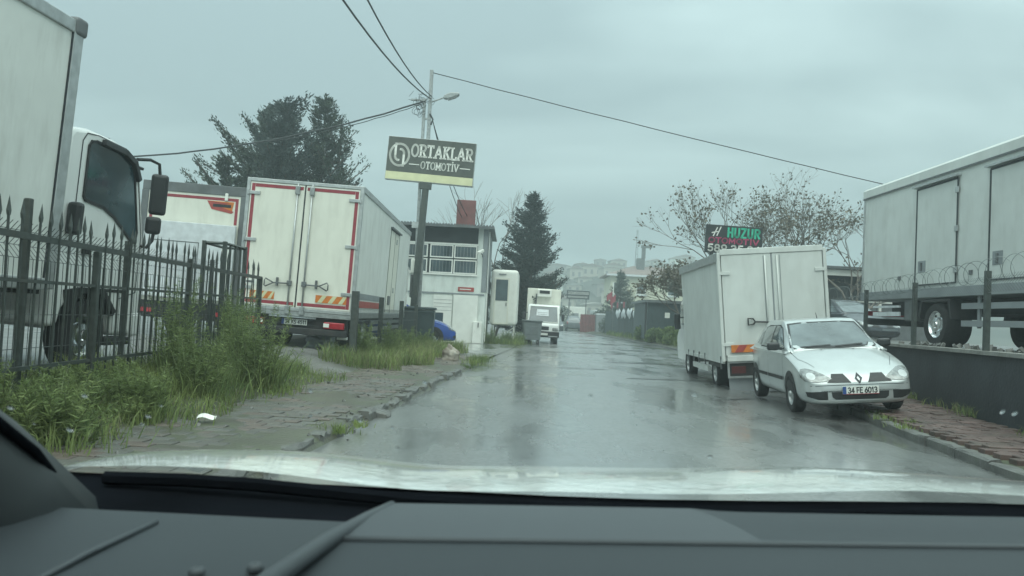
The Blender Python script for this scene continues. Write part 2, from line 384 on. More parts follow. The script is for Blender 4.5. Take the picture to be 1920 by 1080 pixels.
# stroke lettering
def _arc(cx, cy, rx, ry, a0, a1, n=14):
    return [(cx + rx * math.cos(math.radians(a0 + (a1 - a0) * i / n)), cy + ry * math.sin(math.radians(a0 + (a1 - a0) * i / n))) for i in range(n + 1)]
GL = {
    'O': (0.78, [_arc(.39, .5, .39, .5, 0, 360, 20)]), '0': (0.6, [_arc(.3, .5, .3, .5, 0, 360, 18)]),
    'R': (0.70, [[(.1, 0), (.1, 1)], [(.1, 1), (.4, 1)] + _arc(.4, .75, .26, .25, 90, -90, 8) + [(.1, .5)], [(.36, .5), (.68, 0)]]),
    'T': (0.74, [[(0, 1), (.74, 1)], [(.37, 1), (.37, 0)]]), 'A': (0.80, [[(0, 0), (.40, 1), (.80, 0)], [(.15, .34), (.65, .34)]]),
    'K': (0.72, [[(.1, 0), (.1, 1)], [(.68, 1), (.12, .45)], [(.28, .6), (.72, 0)]]), 'L': (0.6, [[(.1, 1), (.1, 0), (.6, 0)]]),
    'M': (0.92, [[(.08, 0), (.08, 1), (.46, .25), (.84, 1), (.84, 0)]]), 'I': (0.3, [[(.15, 0), (.15, 1)]]),
    'i': (0.3, [[(.15, 0), (.15, 1)], [(.15, 1.2), (.15, 1.32)]]), 'V': (0.76, [[(0, 1), (.38, 0), (.76, 1)]]),
    'H': (0.68, [[(.06, 0), (.06, 1)], [(.62, 0), (.62, 1)], [(.06, .5), (.62, .5)]]), 'U': (0.68, [[(.06, 1), (.06, .3)] + _arc(.34, .3, .28, .3, 180, 360, 10) + [(.62, .3), (.62, 1)]]),
    'Z': (0.64, [[(.04, 1), (.6, 1), (.02, 0), (.64, 0)]]), 'F': (0.56, [[(.06, 0), (.06, 1), (.56, 1)], [(.06, .52), (.48, .52)]]),
    'E': (0.58, [[(.56, 1), (.06, 1), (.06, 0), (.58, 0)], [(.06, .52), (.5, .52)]]), 'S': (0.58, [_arc(.3, .75, .25, .25, 40, 270, 10) + _arc(.3, .25, .26, .25, 90, -140, 10)]),
    '1': (0.4, [[(.05, .78), (.25, 1), (.25, 0)]]), '3': (0.58, [_arc(.27, .74, .26, .26, 150, -90, 10), _arc(.27, .25, .29, .26, 90, -150, 10)]),
    '4': (0.62, [[(.44, 0), (.44, 1), (.02, .28), (.62, .28)]]), '5': (0.58, [[(.54, 1), (.12, 1), (.08, .55)] + _arc(.28, .32, .28, .3, 110, -140, 12)]),
    '6': (0.58, [[(.46, 1), (.1, .5)] + _arc(.29, .3, .27, .3, 150, -210, 16)]), '8': (0.58, [_arc(.29, .75, .23, .25, 0, 360, 14), _arc(.29, .26, .28, .26, 0, 360, 14)]),
    '9': (0.58, [[(.12, 0), (.48, .5)] + _arc(.29, .7, .27, .3, -30, 330, 16)]), '2': (0.58, [_arc(.29, .72, .26, .28, 160, -30, 8) + [(.03, 0), (.58, 0)]]),
}
SLAB = {'R': [(.1, 0), (.1, 1), (.68, 0)], 'T': [(.37, 0), (0.02, .93), (.72, .93)], 'A': [(0, 0), (.8, 0)], 'K': [(.1, 0), (.1, 1), (.68, 1), (.72, 0)], 'L': [(.1, 1), (.6, .06)],
        'M': [(.08, 0), (.84, 0), (.05, 1), (.87, 1)], 'I': [(.15, 0), (.15, 1)], 'i': [(.15, 0), (.15, 1)], 'V': [(0, 1), (.76, 1)], 'O': []}
def strokes(mb, polys, org, right, up, h, w, depth):
    nrm = right.cross(up)
    for pl in polys:
        P = [org + right * (a * h) + up * (b * h) for a, b in pl]
        for a, b in zip(P, P[1:]):
            d = b - a
            if d.length < 1e-6: continue
            d.normalize(); sd_ = nrm.cross(d)
            rot = Matrix((d, sd_, nrm)).transposed()
            mb.obox((a + b) / 2 + nrm * (depth / 2), ((b - a).length + w * 0.75, w, depth), rot)
def text(mb, s, org, right, up, h, w, depth=0.006, gap=0.22, slab=False, width=1.0):
    x = 0.0
    org, right, up = Vector(org), Vector(right), Vector(up)
    for ch in s:
        if ch == ' ': x += 0.35; continue
        g, pl = GL[ch]
        o = org + right * (x * h * width)
        strokes(mb, [[(a * width, b) for a, b in p] for p in pl], o, right, up, h, w, depth)
        if slab:
            for a, b in SLAB.get(ch, []):
                if ch == 'T' and b > 0.5: strokes(mb, [[(a * width, .86), (a * width, 1.0)]], o, right, up, h, w * .8, depth)
                elif ch == 'L' and b < 0.5: strokes(mb, [[(a * width, 0), (a * width, .2)]], o, right, up, h, w * .8, depth)
                else: strokes(mb, [[(a * width - .13, b), (a * width + .13, b)]], o, right, up, h, w * .75, depth)
        x += g + gap
    return (x - gap) * h * width
def text_w(s, h, gap=0.22, width=1.0):
    return (sum(0.35 if c == ' ' else GL[c][0] + gap for c in s) - gap) * h * width

# ------------------------------------------------------------------ layout of the street
def xl(y): return lerp([(-10, -2.92), (7, -1.68), (14.3, -1.16), (22, -0.60), (26, -0.3)], y)      # left road edge
XR = [(-10, 3.4), (7.4, 4.67), (10, 5.0), (14, 5.65), (20, 6.35), (27, 7.2), (35, 8.1), (44, 8.35), (52, 8.1), (71, 7.6), (90, 7.0), (110, 5.4), (135, 1.0)]
def xr(y): return lerp(XR, y)
def xleft_far(y): return lerp([(22, -0.62), (30, 0.1), (36, 0.55), (45, 0.95), (70, 2.0), (90, 2.2), (110, 0.2), (135, -5.0)], y)
def hl(x, y):                        # ground height on the left side
    s = xl(y) - x
    k = 1 - sstep(23, 28, y) * 0.85
    h = 0.09 + 0.03 * sstep(0, 1.6, s) + 0.26 * sstep(1.7, 3.6, s)
    return h * k

ground = MB().grid(lambda u, v: (-304 + 608 * u, -62 + 506 * v, -0.06), 6, 6).build('ground', 'soil')
tag(ground, 'bare wet ground around the street and under the buildings', 'ground', kind='structure')

ys = [-8 + i * 1.0 for i in range(31)] + [24 + i * 3 for i in range(38)]
def road_pt(u, j):
    y = ys[j]; a = xl(y) if y < 22 else xleft_far(y); b = xr(y)
    return (a + (b - a) * u, y, 0.012 * math.sin(PI * u) + 0.0)
rb = MB(); NU = 10
rb.add([road_pt(i / NU, j) for j in range(len(ys)) for i in range(NU + 1)],
       [(j * (NU + 1) + i, j * (NU + 1) + i + 1, (j + 1) * (NU + 1) + i + 1, (j + 1) * (NU + 1) + i) for j in range(len(ys) - 1) for i in range(NU)])
road = tag(rb.build('road', 'asphalt', smooth=True), 'wet grey asphalt street running away between the parked trucks', 'road', kind='structure')
# tar seams and repair patches on the asphalt
def seam(pts, w, seed):
    r = random.Random(seed); mb = MB(); P = []
    for (a, b), (c, d) in zip(pts, pts[1:]):
        n = max(2, int(math.hypot(c - a, d - b) / .2))
        P += [(a + (c - a) * i / n + r.gauss(0, .02), b + (d - b) * i / n + r.gauss(0, .03)) for i in range(n)]
    P.append(pts[-1]); vs_ = []
    for i, (x, y) in enumerate(P):
        k = w * r.uniform(.4, 1.3) * (.3 if i in (0, len(P) - 1) else 1); vs_ += [(x, y - k, .018), (x + .02, y + k, .018)]
    mb.add(vs_, [(2 * i, 2 * i + 2, 2 * i + 3, 2 * i + 1) for i in range(len(P) - 1)])
    mb.build('tar_seam', 'tar', road)
for k, (pts, w) in enumerate([([(2.6, 17.2), (4.2, 17.6), (5.4, 17.3)], .07), ([(-.2, 19.2), (1.4, 19.8), (2.6, 19.9)], .06), ([(2.8, 23.5), (4.8, 24.0), (6.2, 23.6)], .10), ([(1.0, 29.0), (4, 29.6), (6.5, 29.1)], .12), ([(3.4, 13.1), (4.4, 13.8)], .05),
                                  ([(2.2, 34.5), (6.8, 35.2)], .12), ([(3.2, 25.5), (3.5, 28.6), (3.3, 31)], .05), ([(4.6, 26.5), (4.9, 30.2)], .06), ([(-.6, 15.4), (.7, 15.9)], .04), ([(3.0, 41), (6.5, 42)], .2)]): seam(pts, w, k)
# forecourt in front of the two-storey office, level with the street
ap = MB().add([(-0.62, 22.2, .02), (-0.9, 24.2, .03), (-2.9, 26.2, .045), (-5.0, 32.9, .045), (-1.0, 33.2, .045), (-0.5, 35.6, .045), (0.5, 35.6, .012), (0.05, 29.6, .012), (-0.45, 24, .012)],
              [(0, 1, 8), (1, 2, 8), (2, 7, 8), (2, 3, 4, 7), (4, 5, 6, 7)]).build('forecourt', 'asphalt')
tag(ap, 'wet asphalt forecourt branching off toward the office', 'forecourt', kind='structure')

lot = MB()
xs_ = [0.0, 0.25, 0.8, 1.5, 2.0, 2.6, 3.2, 4.2, 6, 9, 14, 22, 36, 60]
ysl = [-8 + i * 0.8 for i in range(46)] + [30 + i * 6 for i in range(16)]
def lotp(s, y):
    x = xl(y) - s
    return (x, y, hl(x, y) - (0.05 if s < 1.55 else 0.0) + (R.uniform(-.02, .02) if s > 1.6 else 0))
lot.add([lotp(s, y) for y in ysl for s in xs_],
        [(j * len(xs_) + i, j * len(xs_) + i + 1, (j + 1) * len(xs_) + i + 1, (j + 1) * len(xs_) + i) for j in range(len(ysl) - 1) for i in range(len(xs_) - 1)])
tag(lot.build('yard_ground', 'lot', smooth=True), 'wet concrete yard where the trucks stand behind the fence', 'yard', kind='structure')

# verge soil between pavement and fence
vg = MB(); vy = [2 + i * .5 for i in range(22)]
vs_ = [1.45, 1.75, 2.3, 2.8, 3.3]
vg.add([(xl(y) - s, y, hl(xl(y) - s, y) + (-.02 if s < 1.5 else .03 + R.uniform(0, .03))) for y in vy for s in vs_],
       [(j * 5 + i, j * 5 + i + 1, (j + 1) * 5 + i + 1, (j + 1) * 5 + i) for j in range(len(vy) - 1) for i in range(4)])
tag(vg.build('verge', 'soil', smooth=True), 'strip of soil between the brick pavement and the spiked fence', 'verge', kind='structure')

# left pavement: pavers, the largest in view as single pieces
pav = tag(bpy.data.objects.new('pavement_left', None), 'broken brick pavement along the spiked fence', 'pavement', kind='structure'); COL.objects.link(pav)
def paver_mesh(lx, ly, h):
    mb = MB(); c = 0.005
    lo = [(-lx / 2, -ly / 2, -h), (lx / 2, -ly / 2, -h), (lx / 2, ly / 2, -h), (-lx / 2, ly / 2, -h)]
    md = [(p[0], p[1], -c) for p in lo]
    tp = [(p[0] - math.copysign(c, p[0]), p[1] - math.copysign(c, p[1]), 0) for p in lo]
    mb.add(lo + md + tp, [(0, 1, 5, 4), (1, 2, 6, 5), (2, 3, 7, 6), (3, 0, 4, 7), (4, 5, 9, 8), (5, 6, 10, 9), (6, 7, 11, 10), (7, 4, 8, 11), (8, 9, 10, 11)])
    return mb
pv = []
PL, PW = 0.225, 0.15
j = 0; y = 5.0
while y < 21.5:
    s = 0.20 + (PL / 2 if j % 2 else 0)
    while s < 1.52:
        x = xl(y) - s - PL / 2
        if not (10.5 < y < 21 and R.random() < 0.05):
            pv.append((x, y, hl(x, y) + R.gauss(0, .003) + .012 * math.sin(y * 1.7) * math.sin(x * 2.3), R.gauss(0, .010), R.gauss(0, .010), R.gauss(-.073, .012)))
        s += PL + 0.004
    y += PW + 0.004; j += 1
pv.sort(key=lambda q: q[1])
pmeshes = []
for k in range(4):
    me = paver_mesh(PL, PW, 0.07).mesh('brick'); 
    me.materials.append(mat('paver_%d' % k, [(0.115, 0.105, 0.095), (0.10, 0.096, 0.088), (0.125, 0.10, 0.09), (0.115, 0.114, 0.106)][k], 0.4, var=0.3, scale=3, bump=0.4, bscale=70, dirt=(0.06, 0.07, 0.045), damt=0.7))
    pmeshes.append(me)
rest = MB()
base = paver_mesh(PL, PW, 0.07)
for i, q in enumerate(pv):
    if i < 300:
        o = bpy.data.objects.new('brick', pmeshes[R.randrange(4)]); COL.objects.link(o)
        o.location = q[:3]; o.rotation_euler = (q[3], q[4], q[5]); o.parent = pav
    else:
        mm = Matrix.Translation(q[:3]) @ Euler((q[3], q[4], q[5])).to_matrix().to_4x4()
        rest.add([mm @ Vector(p) for p in base.v], base.f)
ro = rest.build('brick_field', 'brick_l', pav); ro['kind'] = 'stuff'

# mud washed over the pavers in patches
from mathutils import noise as mnoise
def mudp(u, v):
    y = 4.8 + 17 * v; s = -.05 + 1.69 * u; x = xl(y) - s
    q = mnoise.noise((x * 1.1, y * .9, 3.0)) * .022 + mnoise.noise((x * 3.2, y * 2.6, 7.0)) * .010
    return (x, y, -.02 if u < .01 else hl(x, y) - .003 + q - .04 * (u < .05))
o = MB().grid(mudp, 26, 190).build('mud_film', 'mud', pav, smooth=True); o['kind'] = 'stuff'
# left kerb: broken stones
kb = tag(bpy.data.objects.new('kerb_left', None), 'broken concrete kerb along the pavement of the yard side', 'kerb', kind='structure'); COL.objects.link(kb)
def kerb_stone(l, w, h, seed):
    r = random.Random(seed); mb = MB()
    n = 5; P = []
    for i in range(n + 1):
        t = i / n; y = -l / 2 + l * t
        d = 0.02 if i in (0, n) else 0
        P += [(-w / 2 + r.uniform(0, .015), y, -h), (w / 2 - r.uniform(0, .02), y, -h), (w / 2 - r.uniform(.0, .03) - d, y, -r.uniform(.015, .05)), (w / 2 - r.uniform(.02, .06), y, -r.uniform(0, .02)), (-w / 2 + r.uniform(.01, .03), y, -r.uniform(0, .02)), (-w / 2, y, -.03)]
    fs = [(i * 6 + k, i * 6 + (k + 1) % 6, (i + 1) * 6 + (k + 1) % 6, (i + 1) * 6 + k) for i in range(n) for k in range(6)] + [tuple(range(6))[::-1], tuple(n * 6 + k for k in range(6))]
    return mb.add(P, fs)
y = 3.0; k = 0
while y < 22.5:
    l = R.choice([0.5, 0.6, 0.75, 0.4])
    if R.random() > 0.10 or y < 6:
        o = kerb_stone(l - .03, .17, .25, k).build('kerb_stone', 'kerb', kb)
        o.location = (xl(y) - .045 + R.gauss(0, .018), y + l / 2, .098 + R.gauss(0, .014)); o.rotation_euler = (R.gauss(0, .035), R.gauss(0, .06), -.073 + R.gauss(0, .06))
    y += l + R.choice([0.01, 0.03, 0.03, 0.12]); k += 1
for (x, y, z, s) in [(-0.98, 18.0, .1, .35), (-1.1, 17.2, .07, .3), (-.75, 21.3, .12, .4), (-1.3, 16.4, .05, .28), (-1.45, 9.2, .07, .3)]:
    o = kerb_stone(s, .22, .2, int(s * 1000 + x * 77)).build('kerb_stone', 'kerb', kb, bevel=.01); o.location = (x, y, z); o.rotation_euler = (R.uniform(-.3, .3), R.uniform(-.3, .3), R.uniform(-1, 1))

# right side: pavement, kerb, retaining wall, raised yard
WALL = [(-4, 4.0), (4, 5.45), (9.7, 6.49), (14.6, 7.42), (18.5, 8.1), (24, 8.9), (33, 10.1)]
def xw(y): return lerp(WALL, y)
pr = tag(bpy.data.objects.new('pavement_right', None), 'reddish brick pavement below the dark retaining wall', 'pavement', kind='structure'); COL.objects.link(pr)
bed = MB(); yy = [-4 + i for i in range(39)]
bed.add([(a(y), y, z) for y in yy for a, z in ((lambda q: xr(q) + .1, .085), (lambda q: xw(q) + .1, .12))], [(2 * j, 2 * j + 1, 2 * j + 3, 2 * j + 2) for j in range(len(yy) - 1)])
bed.build('paving_bed', 'soil', pr)
rest = MB(); y = 4.0; j = 0
while y < 20:
    x = xr(y) + .17 + (PL / 2 if j % 2 else 0) + PL / 2
    while x < xw(y) - .15:
        mm = Matrix.Translation((x, y, .135 + .02 * (x - xr(y)) + R.gauss(0, .005))) @ Euler((R.gauss(0, .015), R.gauss(0, .012), -.1 + R.gauss(0, .02))).to_matrix().to_4x4()
        rest.add([mm @ Vector(p) for p in base.v], base.f); x += PL + .004
    y += PW + .004; j += 1
ro = rest.build('brick_field', 'brick_r', pr); ro['kind'] = 'stuff'
kr = tag(bpy.data.objects.new('kerb_right', None), 'low concrete kerb in front of the retaining wall side', 'kerb', kind='structure'); COL.objects.link(kr)
y = 3.0; k = 100
while y < 74:
    l = 0.75 if y < 30 else 2.0
    o = kerb_stone(l - .02, .16, .25, k).build('kerb_stone', 'kerb', kr)
    a = math.atan2(xr(y + l) - xr(y), l)
    o.location = (xr(y + l / 2) + .08 + R.gauss(0, .008), y + l / 2, .11 + R.gauss(0, .008)); o.rotation_euler = (0, R.gauss(0, .02), -a)
    y += l; k += 1
bank = MB(); yb = [20 + 3 * i for i in range(20)]
bank.add([(xr(y) + s, y, z) for y in yb for s, z in ((.1, .1), (1.0, .22), (2.2, .5), (8, .6), (40, .7))],
         [(j * 5 + i, j * 5 + i + 1, (j + 1) * 5 + i + 1, (j + 1) * 5 + i) for j in range(len(yb) - 1) for i in range(4)])
tag(bank.build('bank_ground', 'soil', smooth=True), 'grassy bank rising from the far kerb', 'bank', kind='structure')
wl = MB(); wy = [y for y, _ in WALL]
poly = [(xw(y), y) for y in wy]
vsw = []
for x, y in poly: vsw += [(x, y, -.05), (x + .06, y, 1.04), (x + .3, y, 1.04), (x + .3, y, -.05)]
wl.add(vsw, [(4 * i + k, 4 * i + (k + 1) % 4, 4 * (i + 1) + (k + 1) % 4, 4 * (i + 1) + k) for i in range(len(poly) - 1) for k in range(4)] + [(0, 1, 2, 3), (24, 27, 26, 25)])
wall = thing('retaining_wall', 'dark wet concrete retaining wall below the raised yard', 'wall')
wl.build('wall_face', 'wallconc', wall)
cp = MB()
for x, y in poly: cp.v += [(x - .02, y, 1.045), (x - .02, y, 1.10), (x + .34, y, 1.10), (x + .34, y, 1.045)]
cp.f = [(4 * i + k, 4 * i + (k + 1) % 4, 4 * (i + 1) + (k + 1) % 4, 4 * (i + 1) + k) for i in range(len(poly) - 1) for k in range(4)]
cp.build('coping', 'concrete', wall)
ry = MB()
ry.add([(x + .3, y, 1.06) for x, y in poly] + [(60, y, 1.1) for x, y in poly], [(i, i + 1, 8 + i - 1 + 0, 7 + i) if False else (i, i + 1, len(poly) + i + 1, len(poly) + i) for i in range(len(poly) - 1)])
tag(ry.build('raised_yard', 'lot'), 'raised yard surface behind the retaining wall', 'yard', kind='structure')

# distant hill
def hz(x, y):
    t = sstep(140, 262, y)
    ridge = 15.5 + 3.7 * math.sin(x * .034 + 1.0) + 1.9 * math.sin(x * .097 + 2.0) + 1.0 * math.sin(x * .27) + 3.2 * sstep(12, 37, x)
    return -0.5 + t * ridge - 6 * sstep(275, 420, y)
hill = MB().grid(lambda u, v: (-300 + 600 * u, 138 + 300 * v, hz(-300 + 600 * u, 138 + 300 * v) + R.uniform(-.6, .6) * sstep(150, 205, 138 + 300 * v)), 160, 50)
tag(hill.build('hill', 'hill', smooth=True), 'hazy grey hillside covered with houses at the end of the street', 'hill', kind='structure')

# ------------------------------------------------------------------ vehicle helpers
def sharpen(o, ang=0.6):
    me = o.data; me.polygons.foreach_set('use_smooth', [True] * len(me.polygons)); me.set_sharp_from_angle(angle=ang); return o

def wheel(parent, x, y, z, r, w, side, rim='alu', name='wheel'):
    t = MB().lathe([(r * .60, -w / 2 + .01), (r * .90, -w / 2), (r * .985, -w * .38), (r, -w * .2), (r, w * .2), (r * .985, w * .38), (r * .90, w / 2), (r * .60, w / 2 - .01)], (0, 0, 0), 'x', 28)
    o = sharpen(t.build(name, 'rubber', parent)); o.location = (x, y, z)
    s = side
    p = [(r * .62, s * (w / 2 - .012)), (r * .58, s * (w / 2 - .02)), (r * .54, s * (w / 2 - .07)), (r * .34, s * (w / 2 - .085)), (r * .30, s * (w / 2 - .03)), (r * .16, s * (w / 2 - .015)), (r * .14, s * (w / 2 + .01)), (.002, s * (w / 2 + .012))]
    mb = MB().lathe(p, (0, 0, 0), 'x', 24)
    q = sharpen(mb.build('rim', rim, o))
    hb = MB()
    for k in range(6):
        a = 2 * PI * k / 6
        c = Vector((s * (w / 2 - .078), r * .44 * math.cos(a), r * .44 * math.sin(a)))
        hb.lathe([(r * .07, 0), (r * .07, s * .004), (.001, s * .004)], c, 'x', 8)
    hb.build('rim_holes', 'black', o)
    return o

def catmull(rows, n):
    out = []
    m = len(rows)
    for i in range(m - 1):
        p0, p1, p2, p3 = rows[max(i - 1, 0)], rows[i], rows[i + 1], rows[min(i + 2, m - 1)]
        for k in range(n):
            t = k / n
            out.append(tuple(0.5 * (2 * b + (c - a) * t + (2 * a - 5 * b + 4 * c - d) * t * t + (3 * b - a - 3 * c + d) * t ** 3) for a, b, c, d in zip(p0, p1, p2, p3)))
    out.append(tuple(rows[-1]))
    return out

def loft(stations, half, n_len=4, n_ring=4):
    rows = catmull(stations, n_len)
    mb = MB(); ring_n = None
    for s in rows:
        h = catmull(half(*s), n_ring)
        full = [(x, z) for x, z in h] + [(-x, z) for x, z in reversed(h[:-1]) if x > 1e-6]
        ring_n = len(full)
        mb.v += [(x, s[0], z) for x, z in full]
    m = len(rows)
    for i in range(m - 1):
        for k in range(ring_n):
            mb.f.append((i * ring_n + k, i * ring_n + (k + 1) % ring_n, (i + 1) * ring_n + (k + 1) % ring_n, (i + 1) * ring_n + k))
    mb.f += [tuple(range(ring_n)), tuple((m - 1) * ring_n + k for k in range(ring_n))]
    return mb

def bvh_of(*objs):
    v, f = [], []
    for o in objs:
        off = len(v); v += [tuple(p.co) for p in o.data.vertices]; f += [tuple(i + off for i in q.vertices) for q in o.data.polygons]
    return BVHTree.FromPolygons(v, f)

def decal(bvh, polys, axis, sgn, name, m, parent, off=.006, cuts=3, start=4.0):
    """patch that follows the surface: outline polys given in the plane across AXIS, laid on along the axis"""
    bm = bmesh.new()
    for poly in polys:
        bm.faces.new([bm.verts.new((a, b, 0)) for a, b in poly])
    bmesh.ops.triangulate(bm, faces=bm.faces)
    for _ in range(cuts): bmesh.ops.subdivide_edges(bm, edges=bm.edges[:], cuts=1, use_grid_fill=True)
    d = Vector({'x': (-sgn, 0, 0), 'y': (0, -sgn, 0), 'z': (0, 0, -sgn)}[axis])
    for v in bm.verts:
        a, b = v.co.x, v.co.y
        p = Vector({'x': (sgn * start, a, b), 'y': (a, sgn * start, b), 'z': (a, b, sgn * start)}[axis])
        hit = bvh.ray_cast(p, d)
        if hit[0] is None:
            q = bvh.find_nearest(Vector({'x': (sgn * .8, a, b), 'y': (a, sgn * 1.8, b), 'z': (a, b, 1.0)}[axis]))[0]
            v.co = q - d * off
        else: v.co = hit[0] - d * off
    me = bpy.data.meshes.new(name); bm.to_mesh(me); bm.free()
    me.materials.append(M[m]); me.polygons.foreach_set('use_smooth', [True] * len(me.polygons))
    o = bpy.data.objects.new(name, me); COL.objects.link(o); o.parent = parent
    return o

def strip(pl, w):
    out = []
    for (a, b), (c, d) in zip(pl, pl[1:]):
        l = math.hypot(c - a, d - b) or 1; nx, ny = -(d - b) / l * w / 2, (c - a) / l * w / 2
        out.append([(a - nx, b - ny), (c - nx, d - ny), (c + nx, d + ny), (a + nx, b + ny)])
    return out
def mir(poly): return [(-a, b) for a, b in poly][::-1]

def car(root, paint, hatch=True, detail=True, tall=1.0):
    def half(y, w, zb, zs, zt):
        return [(0, zb), (w * .55, zb), (w * .88, zb + .03), (w * .985, zb + .14), (w, zb + (zs - zb) * .52), (w * .988, zs - .05), (w * .95, zs + .004), (w * .6, zs + (zt - zs) * .80), (0, zt)]
    st = [(-1.90, .56, .24, .47, .495), (-1.87, .68, .20, .505, .535), (-1.80, .755, .18, .555, .60), (-1.66, .80, .17, .635, .695), (-1.42, .815, .17, .735, .81), (-1.1, .82, .18, .82, .90),
          (-.82, .822, .19, .875, .955), (-.5, .823, .19, .90, .965), (.2, .823, .19, .915, .97), (.9, .82, .19, .925, .975), (1.35, .812, .20, .93, .98), (1.62, .79, .22, .925, .965), (1.8, .755, .27, .89, .93), (1.88, .68, .34, .80, .83), (1.9, .6, .40, .70, .72)]
    body = loft(st, half).build('body', paint, root, smooth=True)
    def half2(y, zt, wt):
        return [(.0, .86), (.765, .87), (.755, .93), (wt * .35 + .755 * .65, .93 + (zt - .93) * .45), (wt, zt - .05), (wt * .86, zt - .012), (0, zt)]
    s2 = [(-.86, .955, .68), (-.62, 1.10, .665), (-.32, 1.272, .635), (-.08, 1.392, .605), (.12, 1.422, .595), (.6, 1.43, .59), (1.05, 1.415, .58), (1.4, 1.35, .565), (1.62, 1.16, .57), (1.78, .97, .60)]
    if not hatch: s2 = s2[:6] + [(.95, 1.39, .55), (1.2, 1.27, .55), (1.42, 1.08, .57), (1.55, .965, .6)]
    cab = loft(s2, half2).build('cabin', paint, root, smooth=True)
    bv = bvh_of(body, cab)
    decal(bv, [[(-.69, .972), (.69, .972), (.565, 1.352), (.31, 1.372), (-.31, 1.372), (-.565, 1.352)]], 'y', -1, 'windscreen_trim', 'black', root, .003)
    ws = decal(bv, [[(-.66, .985), (.66, .985), (.535, 1.33), (.30, 1.352), (-.30, 1.352), (-.535, 1.33)]], 'y', -1, 'windscreen', 'carglass', root, .006)
    decal(bv, [[(-.56, 1.02), (.56, 1.02), (.47, 1.26), (-.47, 1.26)]], 'y', 1, 'rear_window', 'carglass', root, .006)
    for s in (-1, 1):
        decal(bv, [[(-.64, .95), (-.17, 1.285), (.0, 1.338), (.80, 1.33), (1.0, 1.285), (1.06, .95)]], 'x', s, 'window_trim', 'black', root, .003)
        decal(bv, [[(-.60, .965), (-.17, 1.265), (.0, 1.315), (.24, 1.325), (.24, .965)]], 'x', s, 'door_window', 'carglass', root, .005)
        decal(bv, [[(.31, .965), (.31, 1.325), (.80, 1.305), (.98, 1.26), (1.02, .975)]], 'x', s, 'door_window', 'carglass', root, .005)
        if hatch: decal(bv, [[(1.09, .985), (1.06, 1.24), (1.22, 1.19), (1.42, 1.0)]], 'x', s, 'quarter_window', 'carglass', root, .005)
        for cy in (-1.13, 1.34):
            decal(bv, [[(cy + .345 * math.cos(a * PI / 12), .30 + .345 * math.sin(a * PI / 12)) for a in range(24)]], 'x', s, 'wheel_arch_patch', 'black', root, .004, 2)  # black disc on the skin; the arch's dark hollow is painted
            wheel(root, s * .735, cy, .29, .29, .19, s)
        decal(bv, strip([(-.75, .50), (.25, .50)], .055) + strip([(.3, .50), (1.0, .50)], .055), 'x', s, 'rub_strip', 'black', root, .014, 2)
        if detail:
            decal(bv, strip([(-.72, .88), (-.76, .4), (-.66, .24), (.2, .24), (.275, .5), (.275, .93)], .010) + strip([(.275, .24), (.95, .24), (1.08, .62), (1.06, .95)], .010), 'x', s, 'door_seam', 'ink', root, .003, 2)
            for yy in (.12, .86): decal(bv, [[(yy - .09, .755), (yy + .09, .755), (yy + .09, .795), (yy - .09, .795)]], 'x', s, 'door_handle', paint, root, .028, 1)
            mo = MB(); mo.obox((s * .90, -.50, 1.0), (.20, .12, .125)); o = mo.build('wing_mirror', 'mirror', root, bevel=.035, seg=3)
            MB().tube([(s * .76, -.5, .96), (s * .86, -.5, .98)], .025).build('mirror_arm', 'mirror', o)
        hp = [(.385, .555), (.46, .525), (.60, .512), (.76, .522), (.795, .57), (.797, .645), (.765, .690), (.70, .700), (.62, .682), (.52, .635), (.44, .59)]
        hd = decal(bv, [hp if s > 0 else mir(hp)], 'y', -1, 'headlight', 'lamp', root, .012)
        decal(bv, [[(s * .67 + .062 * math.cos(a * PI / 8), .595 + .05 * math.sin(a * PI / 8)) for a in range(16)]], 'y', -1, 'reflector', 'alu', hd, .0145, 2)
        tl = [(.60, .66), (.75, .66), (.75, .88), (.62, .88)]
        decal(bv, [tl if s > 0 else mir(tl)], 'y', 1, 'tail_light', 'redlamp', root, .008)
        gp = [(.12, .495), (.47, .50), (.40, .56), (.37, .618), (.20, .618)]
        decal(bv, [gp if s > 0 else mir(gp)], 'y', -1, 'grille', 'black', root, .007)
        lp = [(.47, .255), (.60, .255), (.74, .30), (.765, .37), (.47, .375)]
        decal(bv, [lp if s > 0 else mir(lp)], 'y', -1, 'lower_intake', 'black', root, .006)
        decal(bv, [q if s > 0 else mir(q) for q in strip([(.45, .245), (.61, .245), (.755, .29), (.785, .38)], .014)], 'y', -1, 'intake_trim', paint, root, .016, 2)
    decal(bv, [[(-.36, .255), (.36, .255), (.405, .29), (.415, .365), (-.415, .365), (-.405, .29)]], 'y', -1, 'centre_intake', 'black', root, .006)
    decal(bv, strip([(-.44, .243), (.44, .243)], .012), 'y', -1, 'intake_trim', paint, root, .014, 2)
    if detail:
        decal(bv, strip([(-.79, .455), (-.44, .462), (.44, .462), (.79, .455)], .008), 'y', -1, 'bumper_seam', 'ink', root, .004, 2)
        for s in (-1, 1): decal(bv, strip([(s * .71, -.86), (s * .70, -1.25), (s * .56, -1.6)], .006), 'z', 1, 'bonnet_seam', 'ink', root, .003, 2)
        decal(bv, [[(-.64, .955), (.64, .955), (.655, .99), (-.655, .99)]], 'y', -1, 'scuttle', 'black', root, .009, 2)
        decal(bv, strip([(-.52, .985), (-.05, 1.005)], .016) + strip([(.02, .985), (.46, 1.01)], .016), 'y', -1, 'wiper', 'black', root, .022, 2)
        for s in (-1, 1): decal(bv, [[(s * .25 - .015, -.98), (s * .25 + .015, -.98), (s * .25 + .015, -.95), (s * .25 - .015, -.95)]], 'z', 1, 'washer_jet', 'ink', root, .012, 1)
        MB().tube([(.03, .12, 1.40), (.03, .19, 1.52)], [.010, .004]).build('aerial', 'black', root)
    return bv

